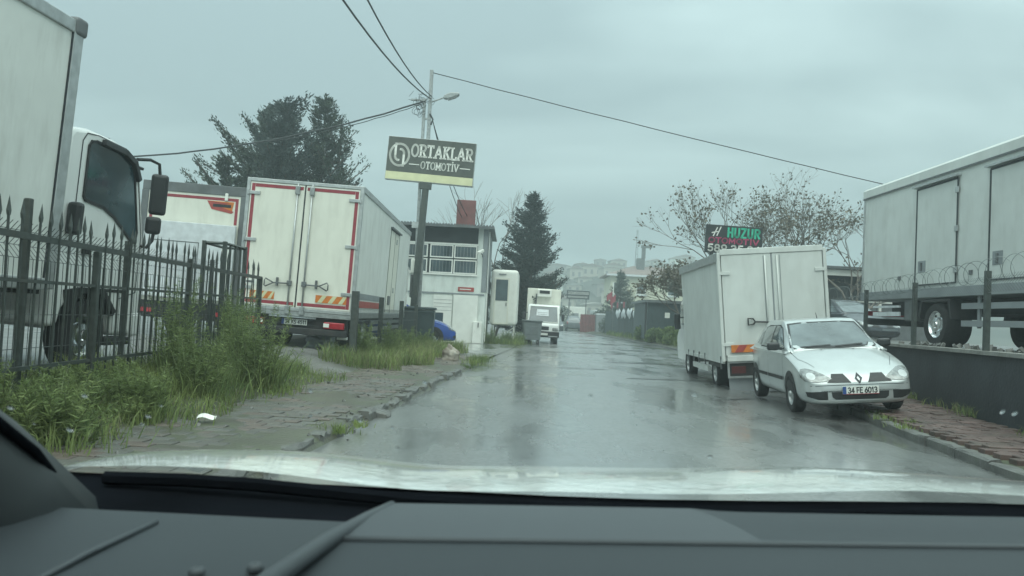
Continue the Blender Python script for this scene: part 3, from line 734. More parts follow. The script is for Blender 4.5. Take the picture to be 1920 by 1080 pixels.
def number_plate(root, s1, loc, right, up, w=.52, h=.112):
    right, up = Vector(right), Vector(up); n = right.cross(up); loc = Vector(loc)
    rot = Matrix((right, n, up)).transposed()
    p = MB(); p.obox(loc, (w, .012, h), rot); o = p.build('number_plate', 'plate', root)
    q = MB(); q.obox(loc + n * -.0085 * -1 - right * (w / 2 - .025), (.05, .006, h - .004), rot); q.build('plate_band', 'plateblue', o)
    t = MB(); th = h * .66
    tw = text_w(s1, th, .2, .85); sc = min(1, (w - .08) / tw) * .85
    tw = text_w(s1, th, .2, sc)
    text(t, s1, loc + n * .0065 + right * (.025 - tw / 2) - up * th / 2, right, up, th, .013, .004, .2, width=sc)
    t.build('plate_characters', 'ink', o)
    return o

# ------------------------------------------------------------------ silver hatchback
c1 = thing('parked_car', 'silver hatchback parked facing us with its far wheels on the pavement', 'car', (5.23, 12.85, .085), (0, -.095, -.10)); c1.scale = (.95, .97, .985)
bv = car(c1, 'silver')
number_plate(c1, '34 FE 6013', (0, -1.925, .385), (1, 0, 0), (0, 0, 1))
B(-.26, .26, -1.935, -1.92, .327, .335).build('plate_holder_strip', 'red', c1)
D = [(0, .078), (.054, 0), (0, -.078), (-.054, 0)]; E_ = [(0, .040), (.024, 0), (0, -.040), (-.024, 0)]
decal(bv, [[(D[i][0], 0.555 + D[i][1]), (D[(i + 1) % 4][0], 0.555 + D[(i + 1) % 4][1]), (E_[(i + 1) % 4][0], 0.555 + E_[(i + 1) % 4][1]), (E_[i][0], 0.555 + E_[i][1])] for i in range(4)], 'y', -1, 'badge', 'ink', c1, .014, 2)

# blue car behind the bins, tail toward the street
c2 = thing('parked_car', 'blue car half hidden behind the dark bins beside the office', 'car', (-4.0, 28.6, .06), (0, 0, PI / 2 + .10)); c2.scale = (1.05, 1.05, 1.08)
car(c2, 'blue', detail=False)
c3 = thing('parked_car', 'dark grey van-like car far down the street before the red wall', 'car', (7.1, 87.5, .0), (0, 0, 3.1)); c3.scale = (1.05, 1.1, 1.18)
car(c3, 'greycar', detail=False)
c4 = thing('parked_car', 'dark car far off just past the white refrigerated truck', 'car', (4.9, 84.5, .0), (0, 0, 0)); c4.scale = (1, 1, 1.05)
car(c4, 'darkcar', detail=False)

# ------------------------------------------------------------------ truck at the spiked fence (cab facing up the street)
A = thing('box_truck', 'white box truck close behind the spiked fence with its cab showing', 'truck', (-6.33, 8.6, .38), (0, .05, -.061))
B(-1.22, 1.22, -6.1, -.02, 1.02, 3.92).build('cargo_box', 'white', A)
for s in (-1, 1):
    B(s * 1.225 - .02, s * 1.225 + .022, -.16, 0, .98, 3.93).build('corner_rail', 'alu', A, bevel=.012)
    B(s * 1.225 - .02, s * 1.225 + .022, -6.1, -.16, 3.80, 3.94).build('roof_rail', 'alu', A, bevel=.012)
    B(s * 1.225 - .02, s * 1.225 + .022, -6.1, -.16, .97, 1.10).build('bottom_rail', 'alu', A, bevel=.012)
    MB().obox((s * 1.2, -.06, 3.89), (.14, .2, .20)).build('corner_cap', 'steel', A, bevel=.04, seg=3)
    B(s * 1.225 - .01, s * 1.225 + .012, -.175, -.16, 1.1, 3.8).build('rail_gasket', 'ink', A)
for s in (-1, 1): MB().box(s * .42 - .05, s * .42 + .05, -6.0, 2.0, .68, .92).build('chassis_rail', 'chassis', A)
MB().box(-1.15, 1.15, -6.0, -.1, .92, 1.0).build('subframe', 'chassis', A)
cabp = [(.22, .55), (.22, 2.76), (.30, 2.86), (.55, 2.90), (1.1, 2.89), (1.55, 2.80), (1.74, 2.66), (2.02, 1.72), (2.08, 1.2), (2.12, .62), (2.05, .42), (1.5, .42), (1.42, .75), (1.18, .98), (.72, .98), (.45, .75), (.40, .55)]
cb = MB().prism(cabp, 'x', -1.07, 1.07)
cabo = sharpen(cb.build('cab', 'white_paint', A, bevel=.06, seg=3), .5)
# door, side window, A-pillar
for s in (1,):
    X = 1.073
    win = [(.58, 2.70), (.62, 2.76), (.72, 2.78), (1.30, 2.76), (1.50, 2.68), (1.60, 2.52), (1.80, 1.80), (1.78, 1.66), (1.70, 1.66), (1.25, 1.93), (1.0, 2.02), (.62, 2.06), (.58, 2.10)]
    MB().prism(win, 'x', X, X + .006).build('door_window', 'glass', A)
    rim = MB()
    strokes(rim, [[(a, b) for a, b in win + win[:1]]], Vector((X + .002, 0, 0)), Vector((0, 1, 0)), Vector((0, 0, 1)), 1, .035, .012); rim.build('window_seal', 'black', A)
    se = MB(); strokes(se, [[(.46, .62), (.46, 2.74), (.53, 2.84), (.75, 2.86), (1.35, 2.83), (1.58, 2.73), (1.70, 2.52), (1.92, 1.75), (1.94, 1.0), (1.55, .9)]], Vector((X, 0, 0)), Vector((0, 1, 0)), Vector((0, 0, 1)), 1, .012, .004); se.build('door_seam', 'ink', A)
    vz = MB(); strokes(vz, [[(.85, 2.80), (1.3, 2.775), (1.53, 2.69), (1.66, 2.5)]], Vector((X, 0, 0)), Vector((0, 1, 0)), Vector((0, 0, 1)), 1, .075, .06); vz.build('rain_deflector', 'mirror', A, bevel=.01)
    MB().box(X, X + .05, .66, .80, 1.42, 1.50).build('door_handle', 'black', A, bevel=.015)
    MB().box(X, X + .16, .30, .42, 1.62, 2.0).build('side_lamp', 'mirror', A, bevel=.04)
    # mirrors on a tube arm
    arm = MB().tube([(1.05, 1.66, 2.76), (1.12, 1.86, 2.80), (1.18, 1.99, 2.77), (1.19, 2.02, 2.62)], .022, 8)
    arm.build('mirror_arm', 'black', A); arm = MB()
    arm.tube([(1.05, 1.95, 1.64), (1.13, 1.98, 1.62), (1.18, 2.02, 1.72), (1.19, 2.03, 1.9)], .022, 8).build('mirror_arm', 'black', A)
    m1 = MB(); m1.obox((1.19, 2.04, 2.36), (.22, .10, .56), Euler((.06, 0, .35)).to_matrix()); m1.build('mirror', 'mirror', A, bevel=.045, seg=3)
    m1 = MB(); m1.obox((1.17, 2.02, 1.93), (.20, .12, .24), Euler((.06, 0, .35)).to_matrix()); m1.build('mirror', 'mirror', A, bevel=.05, seg=3)
MB().prism([(1.76, 2.60), (1.775, 2.60), (2.03, 1.76), (2.015, 1.76)], 'x', -.98, .98).build('windscreen', 'glass', A)
MB().box(-1.0, 1.0, 1.62, 1.95, 2.66, 2.70).build('sun_visor', 'mirror', A, bevel=.015)
MB().lathe([(.03, 0), (.05, .02), (.05, .1), (.02, .13), (.001, .13)], (.75, 1.45, 2.84), 'z', 12).build('marker_lamp', 'black', A)
MB().box(-1.08, 1.09, 1.9, 2.16, .40, .72).build('bumper', 'white_paint', A, bevel=.04)
MB().box(1.0, 1.075, .95, 1.75, .98, 1.02).build('step_trim', 'black', A)
MB().prism([(.42, .98), (.72, 1.02), (1.2, 1.02), (1.5, .74), (1.44, .68), (1.18, .95), (.74, .95), (.5, .68)], 'x', .82, 1.10).build('mudguard', 'black', A)
MB().box(.9, 1.1, 1.35, 1.9, .30, .40).build('step', 'black', A, bevel=.02)
MB().box(.72, 1.12, -2.3, -1.0, .42, .86).build('fuel_tank', 'steel', A, bevel=.08, seg=3)
MB().box(1.02, 1.10, -.62, -.5, 1.02, 1.18).build('marker_light', 'orange', A)
for s in (-1, 1):
    wheel(A, s * .93, .95, .44, .44, .25, s, 'chrome'); wheel(A, s * .9, -4.3, .44, .44, .42, s, 'alu')
    MB().box(s * .95 - .2, s * .95 + .2, -3.55, -3.53, .25, .8).build('mudflap', 'rubber', A)

# ------------------------------------------------------------------ truck with closed rear doors
T = thing('box_truck', 'cream box truck backed to the driveway, rear doors edged with red tape', 'truck', (-4.63, 16.5, .30), (0, .032, .018))
B(-1.23, 1.23, .05, 9.1, .86, 3.60).build('cargo_box', 'white', T)
def frame_rect(mb, x0, x1, z0, z1, w, y0, y1):
    mb.box(x0, x0 + w, y0, y1, z0, z1); mb.box(x1 - w, x1, y0, y1, z0, z1); mb.box(x0 + w, x1 - w, y0, y1, z1 - w, z1); mb.box(x0 + w, x1 - w, y0, y1, z0, z0 + w); return mb
frame_rect(MB(), -1.25, 1.25, .84, 3.62, .075, -.03, .06).build('rear_frame', 'alu', T, bevel=.008)
for s in (-1, 1):
    x0, x1 = (-1.172, -.012) if s < 0 else (.012, 1.172)
    d = B(x0, x1, -.015, .04, .92, 3.54).build('rear_door', 'cream', T, bevel=.006)
    ta = MB(); xo, xi = (x0, x1) if s < 0 else (x1, x0)
    ta.box(min(xo + s * -.03, xo + s * -.10), max(xo + s * -.03, xo + s * -.10), -.0185, -.0155, .96, 3.50)
    a, b = sorted((xo + s * -.105, xi + s * .03)); ta.box(a, b, -.0185, -.0155, 3.43, 3.50); ta.box(a, b, -.0185, -.0155, .96, 1.03); ta.build('red_tape', 'red', d)
    wa = MB(); a, b = sorted((xo + s * -.012, xo + s * -.026)); wa.box(a, b, -.018, -.0155, .935, 3.525); a, b = sorted((xo + s * -.03, xi + s * .02)); wa.box(a, b, -.018, -.0155, 3.505, 3.525); wa.box(a, b, -.018, -.0155, .935, .955); wa.build('white_edging', 'pvc', d)
    for z in (3.30, 2.30, 1.28):
        h = MB(); a, b = sorted((xo + s * .06, xo - s * .22)); h.box(a, b, -.045, -.019, z - .035, z + .035); h.tube([(xo + s * .03, -.045, z - .06), (xo + s * .03, -.045, z + .06)], .02, 8); h.build('hinge', 'alu', T, bevel=.006)
    xb = s * .155
    lb = MB().tube([(xb, -.045, .78), (xb, -.045, 3.56)], .019, 10); lb.build('lock_bar', 'alu', T, smooth=True)
    for z in (3.42, .86): MB().box(xb - .05, xb + .05, -.075, -.018, z - .09, z + .09).build('lock_keeper', 'galv', T, bevel=.012)
    hz_ = 1.42
    hd = MB(); hd.tube([(xb, -.075, hz_), (xb + s * .33, -.085, hz_ - .01)], .016, 8)
    hd.tube([(xb + s * .33, -.085, hz_ - .01), (xb + s * .50, -.085, hz_ + .075), (xb + s * .52, -.085, hz_ + .03), (xb + s * .52, -.085, hz_ - .08), (xb + s * .50, -.085, hz_ - .10), (xb + s * .33, -.085, hz_ - .01)], .014, 8)
    hd.build('door_handle', 'steel', T, smooth=True)
    MB().box(xb - .05, xb + .05, -.085, -.03, hz_ - .05, hz_ + .06).build('handle_bracket', 'steel', T, bevel=.01)
    MB().box(xb + s * .26 - .02, xb + s * .26 + .02, -.095, -.018, hz_ - .07, hz_ + .11).build('handle_hook', 'steel', T, bevel=.008)
    a, b = (-.98, -.46) if s < 0 else (.42, 1.08)
    hp = MB().box(a, b, -.026, -.0188, 1.06, 1.22).build('hazard_plate', 'orange', T)
    cv = MB(); n = 3
    for i in range(n):
        q = a + (b - a) * (i + .2) / n; w_ = (b - a) / n * .42
        cv.prism([(q, 1.062), (q + w_, 1.062), (min(b, q + w_ + .1), 1.218), (q + .1, 1.218)], 'y', -.030, -.0265)
    cv.build('hazard_stripe', 'signyel', hp)
B(-.012, .012, -.024, .02, .93, 3.53).build('door_gasket', 'ink', T)
MB().box(-1.12, -.86, -.022, -.0158, 1.34, 1.46).build('maker_sticker', 'plate', T)
tx = MB(); text(tx, 'OIO', (-1.09, -.022, 1.36), (1, 0, 0), (0, 0, 1), .07, .012, .003) if False else tx.box(-1.08, -.92, -.0245, -.0225, 1.375, 1.42); tx.build('sticker_print', 'steel', T)
B(-1.22, 1.22, -.02, .3, .74, .835).build('rear_sill', 'galv', T, bevel=.01)
B(-.52, .48, -.06, -.022, .70, .735).build('step_bar', 'chrome', T)
B(-1.1, 1.1, .1, .3, .42, .735).build('rear_crossmember', 'chassis', T)
B(-1.15, 1.15, -.02, .08, .36, .50).build('underrun_bar', 'chassis', T, bevel=.02)
number_plate(T, '34 KS 4511', (.0, .06, .615), (1, 0, 0), (0, 0, 1), .54, .12)
for s in (-1, 1):
    tl = MB().box(s * .86 - .22, s * .86 + .22, -.03, .09, .52, .66).build('tail_light', 'redlamp', T, bevel=.015)
    MB().box(s * .70 - .06, s * .70 + .06, -.036, -.031, .55, .63).build('reverse_lens', 'pvc', tl)
    B(s * .42 - .05, s * .42 + .05, .3, 8.9, .52, .74).build('chassis_rail', 'chassis', T)
    wheel(T, s * .88, 2.1, .46, .46, .5, s, 'alu'); wheel(T, s * .98, 9.6, .46, .46, .28, s, 'alu')
    B(s * .88 - .28, s * .88 + .28, 1.45, 1.47, .12, .74).build('mudflap', 'rubber', T)
    B(s * 1.235 - .02, s * 1.235 + .02, .06, 9.1, 3.50, 3.63).build('roof_rail', 'alu', T, bevel=.01)
    B(s * 1.235 - .02, s * 1.235 + .02, .06, 9.1, .78, .92).build('bottom_rail', 'alu', T, bevel=.01)
B(.9, 1.1, .2, .4, .30, .36).build('reflector_bracket', 'plate', T)
# side door on the street side
B(1.23, 1.238, 4.6, 6.4, .95, 3.22).build('side_door', 'cream', T)
sd_ = MB()
for (ya, za, yb_, zb_) in [(4.6, .95, 4.6, 3.22), (5.5, .95, 5.5, 3.22), (6.4, .95, 6.4, 3.22), (4.6, 3.22, 6.4, 3.22)]:
    sd_.box(1.2385, 1.243, min(ya, yb_) - .015, max(ya, yb_) + .015, min(za, zb_) - .015, max(za, zb_) + .015)
sd_.build('side_door_gasket', 'ink', T)
B(1.23, 1.30, 4.5, 6.5, 3.24, 3.28).build('drip_rail', 'steel', T)
B(1.2385, 1.26, 4.9, 5.3, 1.15, 1.4).build('side_handle', 'steel', T, bevel=.01)
for z in (1.5, 2.9): B(1.2385, 1.27, 5.75, 5.85, z, z + .14).build('side_hinge', 'alu', T)
B(1.232, 1.239, .4, 3.6, 1.02, 1.17).build('side_stripe', 'hazred', T)
B(1.232, 1.2385, .4, 4.4, 1.2, 1.34).build('side_grime_strip', 'greysheet', T)
gd = MB()
for z in (.45, .62): gd.box(1.12, 1.16, 3.0, 8.6, z, z + .1)
gd.build('side_guard', 'alu', T)
B(-1.1, 1.1, 9.25, 10.9, .5, 2.6).build('cab', 'white_paint', T, bevel=.12, seg=3)
B(-1.0, 1.0, 10.88, 10.915, 1.55, 2.3).build('windscreen', 'glass', T)

# truck with the tail lift, further in the yard
U = thing('box_truck', 'white truck with raised grey tail lift and dark roof frame, beside the cream truck', 'truck', (-7.85, 18.6, .30), (0, .03, .02))
B(-1.23, 1.23, .05, 7.5, .95, 3.58).build('cargo_box', 'white', U)
fr = MB(); fr.box(-1.26, 1.26, -.04, .06, 3.55, 3.78); fr.box(1.10, 1.27, -.04, .06, .8, 3.55); fr.box(-1.27, -1.10, -.04, .06, .8, 3.55); fr.build('rear_frame', 'steel', U, bevel=.01)
B(-1.1, 1.1, -.02, .045, .9, 3.55).build('rear_door', 'cream', U)
tp = MB(); tp.box(-1.05, 1.05, -.024, -.0205, 3.42, 3.49); tp.box(.98, 1.05, -.024, -.0205, 2.85, 3.42); tp.box(-1.05, -.98, -.024, -.0205, 2.85, 3.42); tp.build('red_tape', 'red', U)
st_ = MB().prism([(.30, 3.40), (.95, 3.40), (.90, 3.12), (.42, 3.20)], 'y', -.025, -.0206).build('sticker', 'orange', U)
MB().prism([(.30, 3.40), (.42, 3.20), (.90, 3.12), (.96, 3.17), (.52, 3.30), (.9, 3.36)], 'y', -.029, -.0255).build('sticker_flash', 'hazred', st_)
B(.45, .88, -.033, -.0295, 3.26, 3.33).build('sticker_print', 'ink', st_)
lift = B(-1.08, 1.08, -.16, -.07, 1.0, 2.82).build('tail_lift', 'tarp', U, bevel=.012)
frame_rect(MB(), -.95, .25, 1.2, 2.36, .02, -.166, -.161).build('lift_panel_edge', 'steel', lift)
B(.8, 1.02, -.167, -.161, 1.0, 2.3).build('lift_panel', 'white', lift)
MB().box(.72, .80, -.06, -.03, 3.42, 3.60).build('work_lamp', 'pvc', U, bevel=.02)
B(1.0, 1.3, .1, 7.5, 3.60, 3.68).build('roof_rail', 'alu', U)
B(-1.2, 1.2, 0, .2, .5, .95).build('rear_crossmember', 'chassis', U)
for s in (-1, 1):
    wheel(U, s * .88, 2.0, .46, .46, .5, s); wheel(U, s * .98, 8.0, .46, .46, .28, s)
    B(s * .42 - .05, s * .42 + .05, .2, 9, .55, .9).build('chassis_rail', 'chassis', U)
    B(s * .9 - .15, s * .9 + .15, -.05, .0, .62, .72).build('tail_light', 'redlamp', U)
B(-1.1, 1.1, 7.6, 9.2, .5, 2.6).build('cab', 'white_paint', U, bevel=.12, seg=3)
def tarp_pt(u, v):
    x, y = -1.2 + 1.9 * u, 1.2 + 2.6 * v
    e = math.sin(PI * u) * math.sin(PI * v)
    return (x, y, 3.60 + e * (.20 + .12 * math.sin(9 * u + 2) * math.cos(7 * v) + .06 * math.sin(23 * u + 5 * v)))
tr_ = MB().grid(tarp_pt, 22, 22).build('roof_sheet', 'tarp', None, smooth=True)
tr_.matrix_world = Matrix.Translation(U.location) @ U.rotation_euler.to_matrix().to_4x4()
tag(tr_, 'crumpled pale plastic sheet lying on the roof of the tail-lift truck', 'tarpaulin')

# ------------------------------------------------------------------ small white box truck on the street side
V = thing('box_truck', 'dented white box van truck standing behind the silver hatchback, leaning to the street', 'truck', (5.42, 15.5, .06), (0, -.095, -.055))
bx = MB()
def vside(u, v, s):  # side skin slightly dented
    y, z = .02 + 4.55 * u, .64 + 2.18 * v
    return (s * (1.04 + .010 * math.sin(7 * u + 3 * v) * math.sin(5 * v + 2)), y, z - (.05 * math.sin(PI * u) * v))
B(-1.03, 1.03, .02, 4.57, .62, 2.74).build('cargo_box', 'white_old', V)
for s in (-1, 1): MB().grid(lambda u, v: vside(u, v, s), 16, 10).build('side_skin', 'white_old', V, smooth=True)
rf = MB(); n = 10
def roofp(u, v): return (-1.08 + 2.16 * u, -.03 + 4.65 * v, 2.80 + .05 * math.sin(PI * u) - .05 * math.sin(PI * v))
rf.grid(roofp, 8, 8); rf.build('roof', 'white_old', V, smooth=True)
for s in (-1, 1):
    B(s * 1.06 - .025, s * 1.06 + .025, -.03, 4.6, 2.62, 2.80).build('roof_rail', 'alu' if s < 0 else 'alu', V, bevel=.01)
    B(s * 1.05 - .035, s * 1.05 + .03, -.05, .06, .60, 2.80).build('corner_post', 'white_old', V, bevel=.012)
    x0, x1 = (-1.0, -.012) if s < 0 else (.012, 1.0)
    dd = B(x0, x1, -.03, .015, .72, 2.74).build('rear_door', 'white_old', V, bevel=.008)
    sm = MB(); sm.box(s * .16 - .006, s * .16 + .006, -.036, -.031, .74, 2.7); sm.build('door_fold', 'greysheet', dd)
    for z in (.95, 2.38): MB().box(min(s * 1.06, s * .84), max(s * 1.06, s * .84), -.055, -.031, z - .04, z + .03).build('hinge', 'white_old', V, bevel=.006)
B(-.012, .012, -.036, .01, .74, 2.72).build('door_gasket', 'greysheet', V)
MB().tube([(-.14, -.06, .70), (-.14, -.06, 2.70)], .016, 8).build('lock_bar', 'white_old', V, smooth=True)
MB().tube([(.10, -.06, .70), (.10, -.06, 2.70)], .016, 8).build('lock_bar', 'white_old', V, smooth=True)
hd = MB().tube([(-.14, -.075, 1.36), (-.40, -.08, 1.38), (-.44, -.08, 1.44), (-.54, -.08, 1.45), (-.54, -.08, 1.32), (-.44, -.08, 1.33), (-.40, -.08, 1.38)], .017, 8); hd.build('door_handle', 'black', V)
B(-.98, 1.0, -.06, .05, .60, .72).build('rear_sill', 'white_old', V, bevel=.012)
hp = B(-.90, .15, -.07, -.0605, .78, .93).build('hazard_plate', 'orange', V)
cv = MB()
for q in (-.84, -.50, -.16): cv.prism([(q, .782), (q + .16, .782), (q + .26, .928), (q + .10, .928)], 'y', -.075, -.0706)
cv.build('hazard_stripe', 'hazred', hp)
B(-.94, .94, .02, .12, .30, .58).build('rear_lamp_panel', 'chassis', V)
frame_rect(MB(), -.98, .98, .27, .60, .035, -.03, .01).build('lamp_frame', 'alu', V)
B(-.9, -.62, -.0, .018, .36, .50).build('tail_light', 'darkred', V)
B(.62, .9, -.0, .018, .36, .50).build('tail_light', 'darkred', V)
B(-1.02, 1.02, -.045, .018, 2.743, 2.86).build('door_header', 'white_old', V, bevel=.01)
B(-.95, .95, .05, .07, -.02, .26).build('mud_panel', 'greysheet', V)
for s in (-1, 1):
    wheel(V, s * .84, 1.25, .30, .32, .30, s); wheel(V, s * .86, 4.75, .30, .33, .22, s)
    B(s * .98 - .02, s * .98 + .02, .45, 1.8, .45, .62).build('mudguard', 'chassis', V)
    B(s * 1.0 - .03, s * 1.0 + .03, 1.75, 3.6, .30, .42).build('side_guard', 'white_old', V)
    for yy in (.25, 1.9, 2.6, 3.3, 4.0): B(s * 1.045 - .012, s * 1.045 + .012, yy, yy + .05, .44, .70).build('rave_bracket', 'steel', V)
    B(s * 1.03 - .02, s * 1.03 + .02, .05, 4.5, .56, .64).build('side_rave', 'white_old', V)
    B(s * .38 - .04, s * .38 + .04, .1, 5.5, .42, .58).build('chassis_rail', 'chassis', V)
    MB().obox((s * 1.08, 5.35, 1.40), (.16, .1, .42)).build('wing_mirror', 'mirror', V, bevel=.03)
    MB().tube([(s * .9, 5.3, 1.5), (s * 1.05, 5.35, 1.5)], .02).build('mirror_arm', 'mirror', V)
cbp = [(4.62, .32), (4.62, 2.02), (5.0, 2.08), (5.5, 1.95), (6.0, 1.25), (6.5, 1.0), (6.6, .5), (6.5, .3), (5.15, .3), (5.05, .55), (4.85, .62)]
sharpen(MB().prism(cbp, 'x', -.93, .93).build('cab', 'white_paint', V, bevel=.06, seg=3), .5)
B(-.935, .935, 4.95, 5.6, 1.3, 1.85).build('door_window', 'glass', V)

# ------------------------------------------------------------------ big box truck on the raised yard
G = thing('box_truck', 'large pale grey box truck on the raised yard behind razor wire', 'truck', (10.28, 20.0, 1.06), (0, 0, .004))
gy = -13.0
B(-1.22, 1.25, gy, 0, 1.27, 3.80).build('cargo_box', 'white_old', G)
g_x = -1.24
MB().prism([(-1.26, 3.70), (-1.26, 3.88), (-1.18, 3.95), (1.2, 3.95), (1.28, 3.88), (1.28, 3.70)], 'y', gy, .02).build('roof_cap', 'white_old', G)
B(-1.262, -1.245, gy, .02, 3.66, 3.695).build('roof_seam', 'steel', G)
B(-1.245, -1.20, -.06, .01, 1.27, 3.70).build('corner_rail', 'alu', G, bevel=.01)
def gdoor(y0, y1, zt, hinge_y):
    d = B(-1.238, -1.2215, y0, y1, 1.36, zt).build('side_door', 'white_old', G)
    e = MB(); e.box(-1.247, -1.2385, y0 - .022, y0 + .022, 1.34, zt); e.box(-1.247, -1.2385, y1 - .022, y1 + .022, 1.34, zt); e.box(-1.246, -1.2385, y0, y1, zt - .02, zt + .02); e.box(-1.246, -1.2385, y0, y1, 1.33, 1.36); e.build('door_gasket', 'ink', d)
    B(-1.33, -1.225, y0 - .08, y1 + .08, zt + .035, zt + .075).build('drip_rail', 'alu', d)
    f = MB(); frame_rect(f, 0, .0, 0, 0, 0, 0, 0) if False else f.box(-1.246, -1.239, y1 - .42, y1 - .12, 1.62, 1.88); f.build('handle_recess', 'greysheet', d)
    MB().box(-1.275, -1.2465, y1 - .30, y1 - .24, 1.66, 1.84).build('door_handle', 'steel', d, bevel=.008)
    for z in (1.55, 2.4, 3.2): MB().box(-1.27, -1.2385, hinge_y - .06, hinge_y + .06, z, z + .12).build('hinge', 'alu', d, bevel=.008)
gdoor(-4.2, -2.62, 3.50, -4.2)
gdoor(-8.3, -5.28, 3.47, -8.3)
for (y, z) in [(-1.9, 1.5), (-4.7, 1.48), (-9.1, 1.5)]: B(-1.245, -1.2215, y - .05, y + .05, z, z + .09).build('marker_light', 'steel', G)
B(-1.25, 1.25, gy, .03, 1.06, 1.265).build('deck_edge', 'greysheet', G, bevel=.01)
for s in (-1, 1):
    B(s * .42 - .06, s * .42 + .06, gy, -.1, .72, 1.05).build('chassis_rail', 'chassis', G)
    wheel(G, s * .95, -3.45, .48, .48, .55, s, 'chrome'); wheel(G, s * .95, -9.8, .48, .48, .3, s, 'chrome')
    MB().prism([(-4.1, .6), (-4.0, 1.02), (-2.9, 1.02), (-2.8, .6), (-2.86, .6), (-2.95, .96), (-3.95, .96), (-4.04, .6)], 'x', s * .95 - .29, s * .95 + .29).build('mudguard', 'chassis', G)
    for z in (.45, .80):
        B(s * 1.17 - .02, s * 1.17 + .02, -9.2, -4.35, z, z + .12).build('side_guard', 'greysheet', G)
        if z < .5: pass
    for yy in (-4.9, -6.4, -7.9): B(s * 1.13 - .02, s * 1.13 + .02, yy, yy + .08, .42, 1.06).build('guard_post', 'greysheet', G)
B(-1.2, -.7, -2.5, -2.1, .55, 1.02).build('tool_box', 'steel', G, bevel=.03)
B(-1.15, 1.15, -.18, -.05, .45, .62).build('underrun_bar', 'chassis', G, bevel=.02)
for z, l in ((.86, 1.0), (.66, 1.0), (.30, .6)):
    B(-1.21, -1.17, -1.9, -1.9 + 1.3 * l, z, z + .05 + .05 * (z < .7 and z > .5)).build('side_board', 'tarp' if z > .4 else 'greysheet', G)
B(-1.15, 1.15, -.06, .0, .68, .80).build('light_bar', 'redlamp', G)

# ------------------------------------------------------------------ refrigerated truck parked facing us
K = thing('refrigerated_truck', 'small white refrigerated truck parked facing us beside the dark fir', 'truck', (1.62, 38.6, 0.0), (0, .015, -.03))
B(-.88, .86, 1.35, 5.2, .75, 2.78).build('cargo_box', 'cream', K, bevel=.03)
cf = [(0, .32), (-.02, .95), (.06, 1.05), (.42, 1.88), (.6, 1.95), (1.25, 1.95), (1.25, .4), (.95, .35), (.35, .3)]
sharpen(MB().prism(cf, 'x', -.80, .80).build('cab', 'white_paint', K, bevel=.08, seg=3), .5)
w_ = MB().add([(-.72, .055, 1.09), (.72, .055, 1.09), (.66, .375, 1.83), (-.66, .375, 1.83)], [(0, 1, 2, 3)]); wo_ = w_.build('windscreen', 'glass', K)
wf = MB(); pts = [(-.74, .04, 1.07), (.74, .04, 1.07), (.68, .38, 1.85), (-.68, .38, 1.85), (-.74, .04, 1.07)]; wf.tube(pts, .022, 6); wf.build('windscreen_frame', 'pvc', wo_)
nb = MB().add([(-.36, .17, 1.38), (.26, .17, 1.38), (.24, .30, 1.70), (-.34, .30, 1.70)], [(0, 1, 2, 3)]); nb.build('window_notice', 'tarp', K)
nl = MB()
for i in range(3): nl.obox((-.05, .20 + .035 * i, 1.45 + .085 * i), (.48, .004, .022), Euler((-.38, 0, 0)).to_matrix())
nl.build('notice_print', 'steel', K)
B(-.36, .36, 1.05, 1.36, 2.36, 2.74).build('cooling_unit', 'pvc', K, bevel=.04)
B(-.26, .26, 1.03, 1.049, 2.52, 2.68).build('cooling_grille', 'black', K)
B(-.45, -.38, 1.25, 1.345, 1.9, 2.5).build('cooling_pipe', 'steel', K)
B(-.83, .83, -.08, .1, .32, .62).build('bumper', 'black', K, bevel=.04)
for s in (-1, 1):
    B(s * .62 - .14, s * .62 + .14, -.05, .02, .66, .82).build('headlight', 'lamp', K, bevel=.03)
    wheel(K, s * .68, .75, .32, .32, .2, s); wheel(K, s * .68, 4.1, .32, .32, .34, s)
    MB().obox((s * .98, .25, 1.35), (.14, .08, .32)).build('wing_mirror', 'mirror', K, bevel=.03)
    MB().tube([(s * .8, .35, 1.5), (s * .95, .27, 1.5)], .02).build('mirror_arm', 'mirror', K)
B(-.3, .3, -.03, .0, .68, .86).build('front_grille', 'black', K)
B(-.26, .26, -.10, -.081, .42, .53).build('number_plate', 'plate', K)
B(-.4, .4, 1.2, 5.1, .45, .74).build('chassis', 'chassis', K)
B(.3, .75, -.1, -.08, .36, .40).build('bumper_trim', 'alu', K)

# ------------------------------------------------------------------ spiked fence on the left
def fx(y): return -4.15 - .06 * (y - 6.65)
FN = thing('spiked_fence', 'dark steel fence with spear-tipped bars beside the weeds', 'fence')
F0, F1 = 4.2, 14.2
for z, h in ((1.73, .055), (1.35, .03), (.60, .035)):
    MB().obox(((fx(F0) + fx(F1)) / 2, (F0 + F1) / 2, z), (.035, math.hypot(F1 - F0, fx(F1) - fx(F0)), h), Euler((0, 0, .06)).to_matrix()).build('rail', 'fence', FN)
bm_ = MB()
bm_.box(-.008, .008, -.008, .008, .30, 1.86); bm_.add([(-.012, -.010, 1.86), (.012, -.010, 1.86), (.012, .010, 1.86), (-.012, .010, 1.86), (-.022, -.010, 1.90), (.022, -.010, 1.90), (.022, .010, 1.90), (-.022, .010, 1.90), (0, 0, 2.03)],
                                                     [(0, 1, 5, 4), (1, 2, 6, 5), (2, 3, 7, 6), (3, 0, 4, 7), (4, 5, 8), (5, 6, 8), (6, 7, 8), (7, 4, 8)])
bme = bm_.mesh('bar'); bme.materials.append(M['fence'])
y = F0 + .1
while y < F1:
    if not 12.2 < y < 13.1:
        o = bpy.data.objects.new('bar', bme); COL.objects.link(o); o.parent = FN; o.location = (fx(y), y, R.gauss(0, .012)); o.rotation_euler = (R.gauss(0, .012), R.gauss(0, .01), PI / 2 + .06)
    y += .185
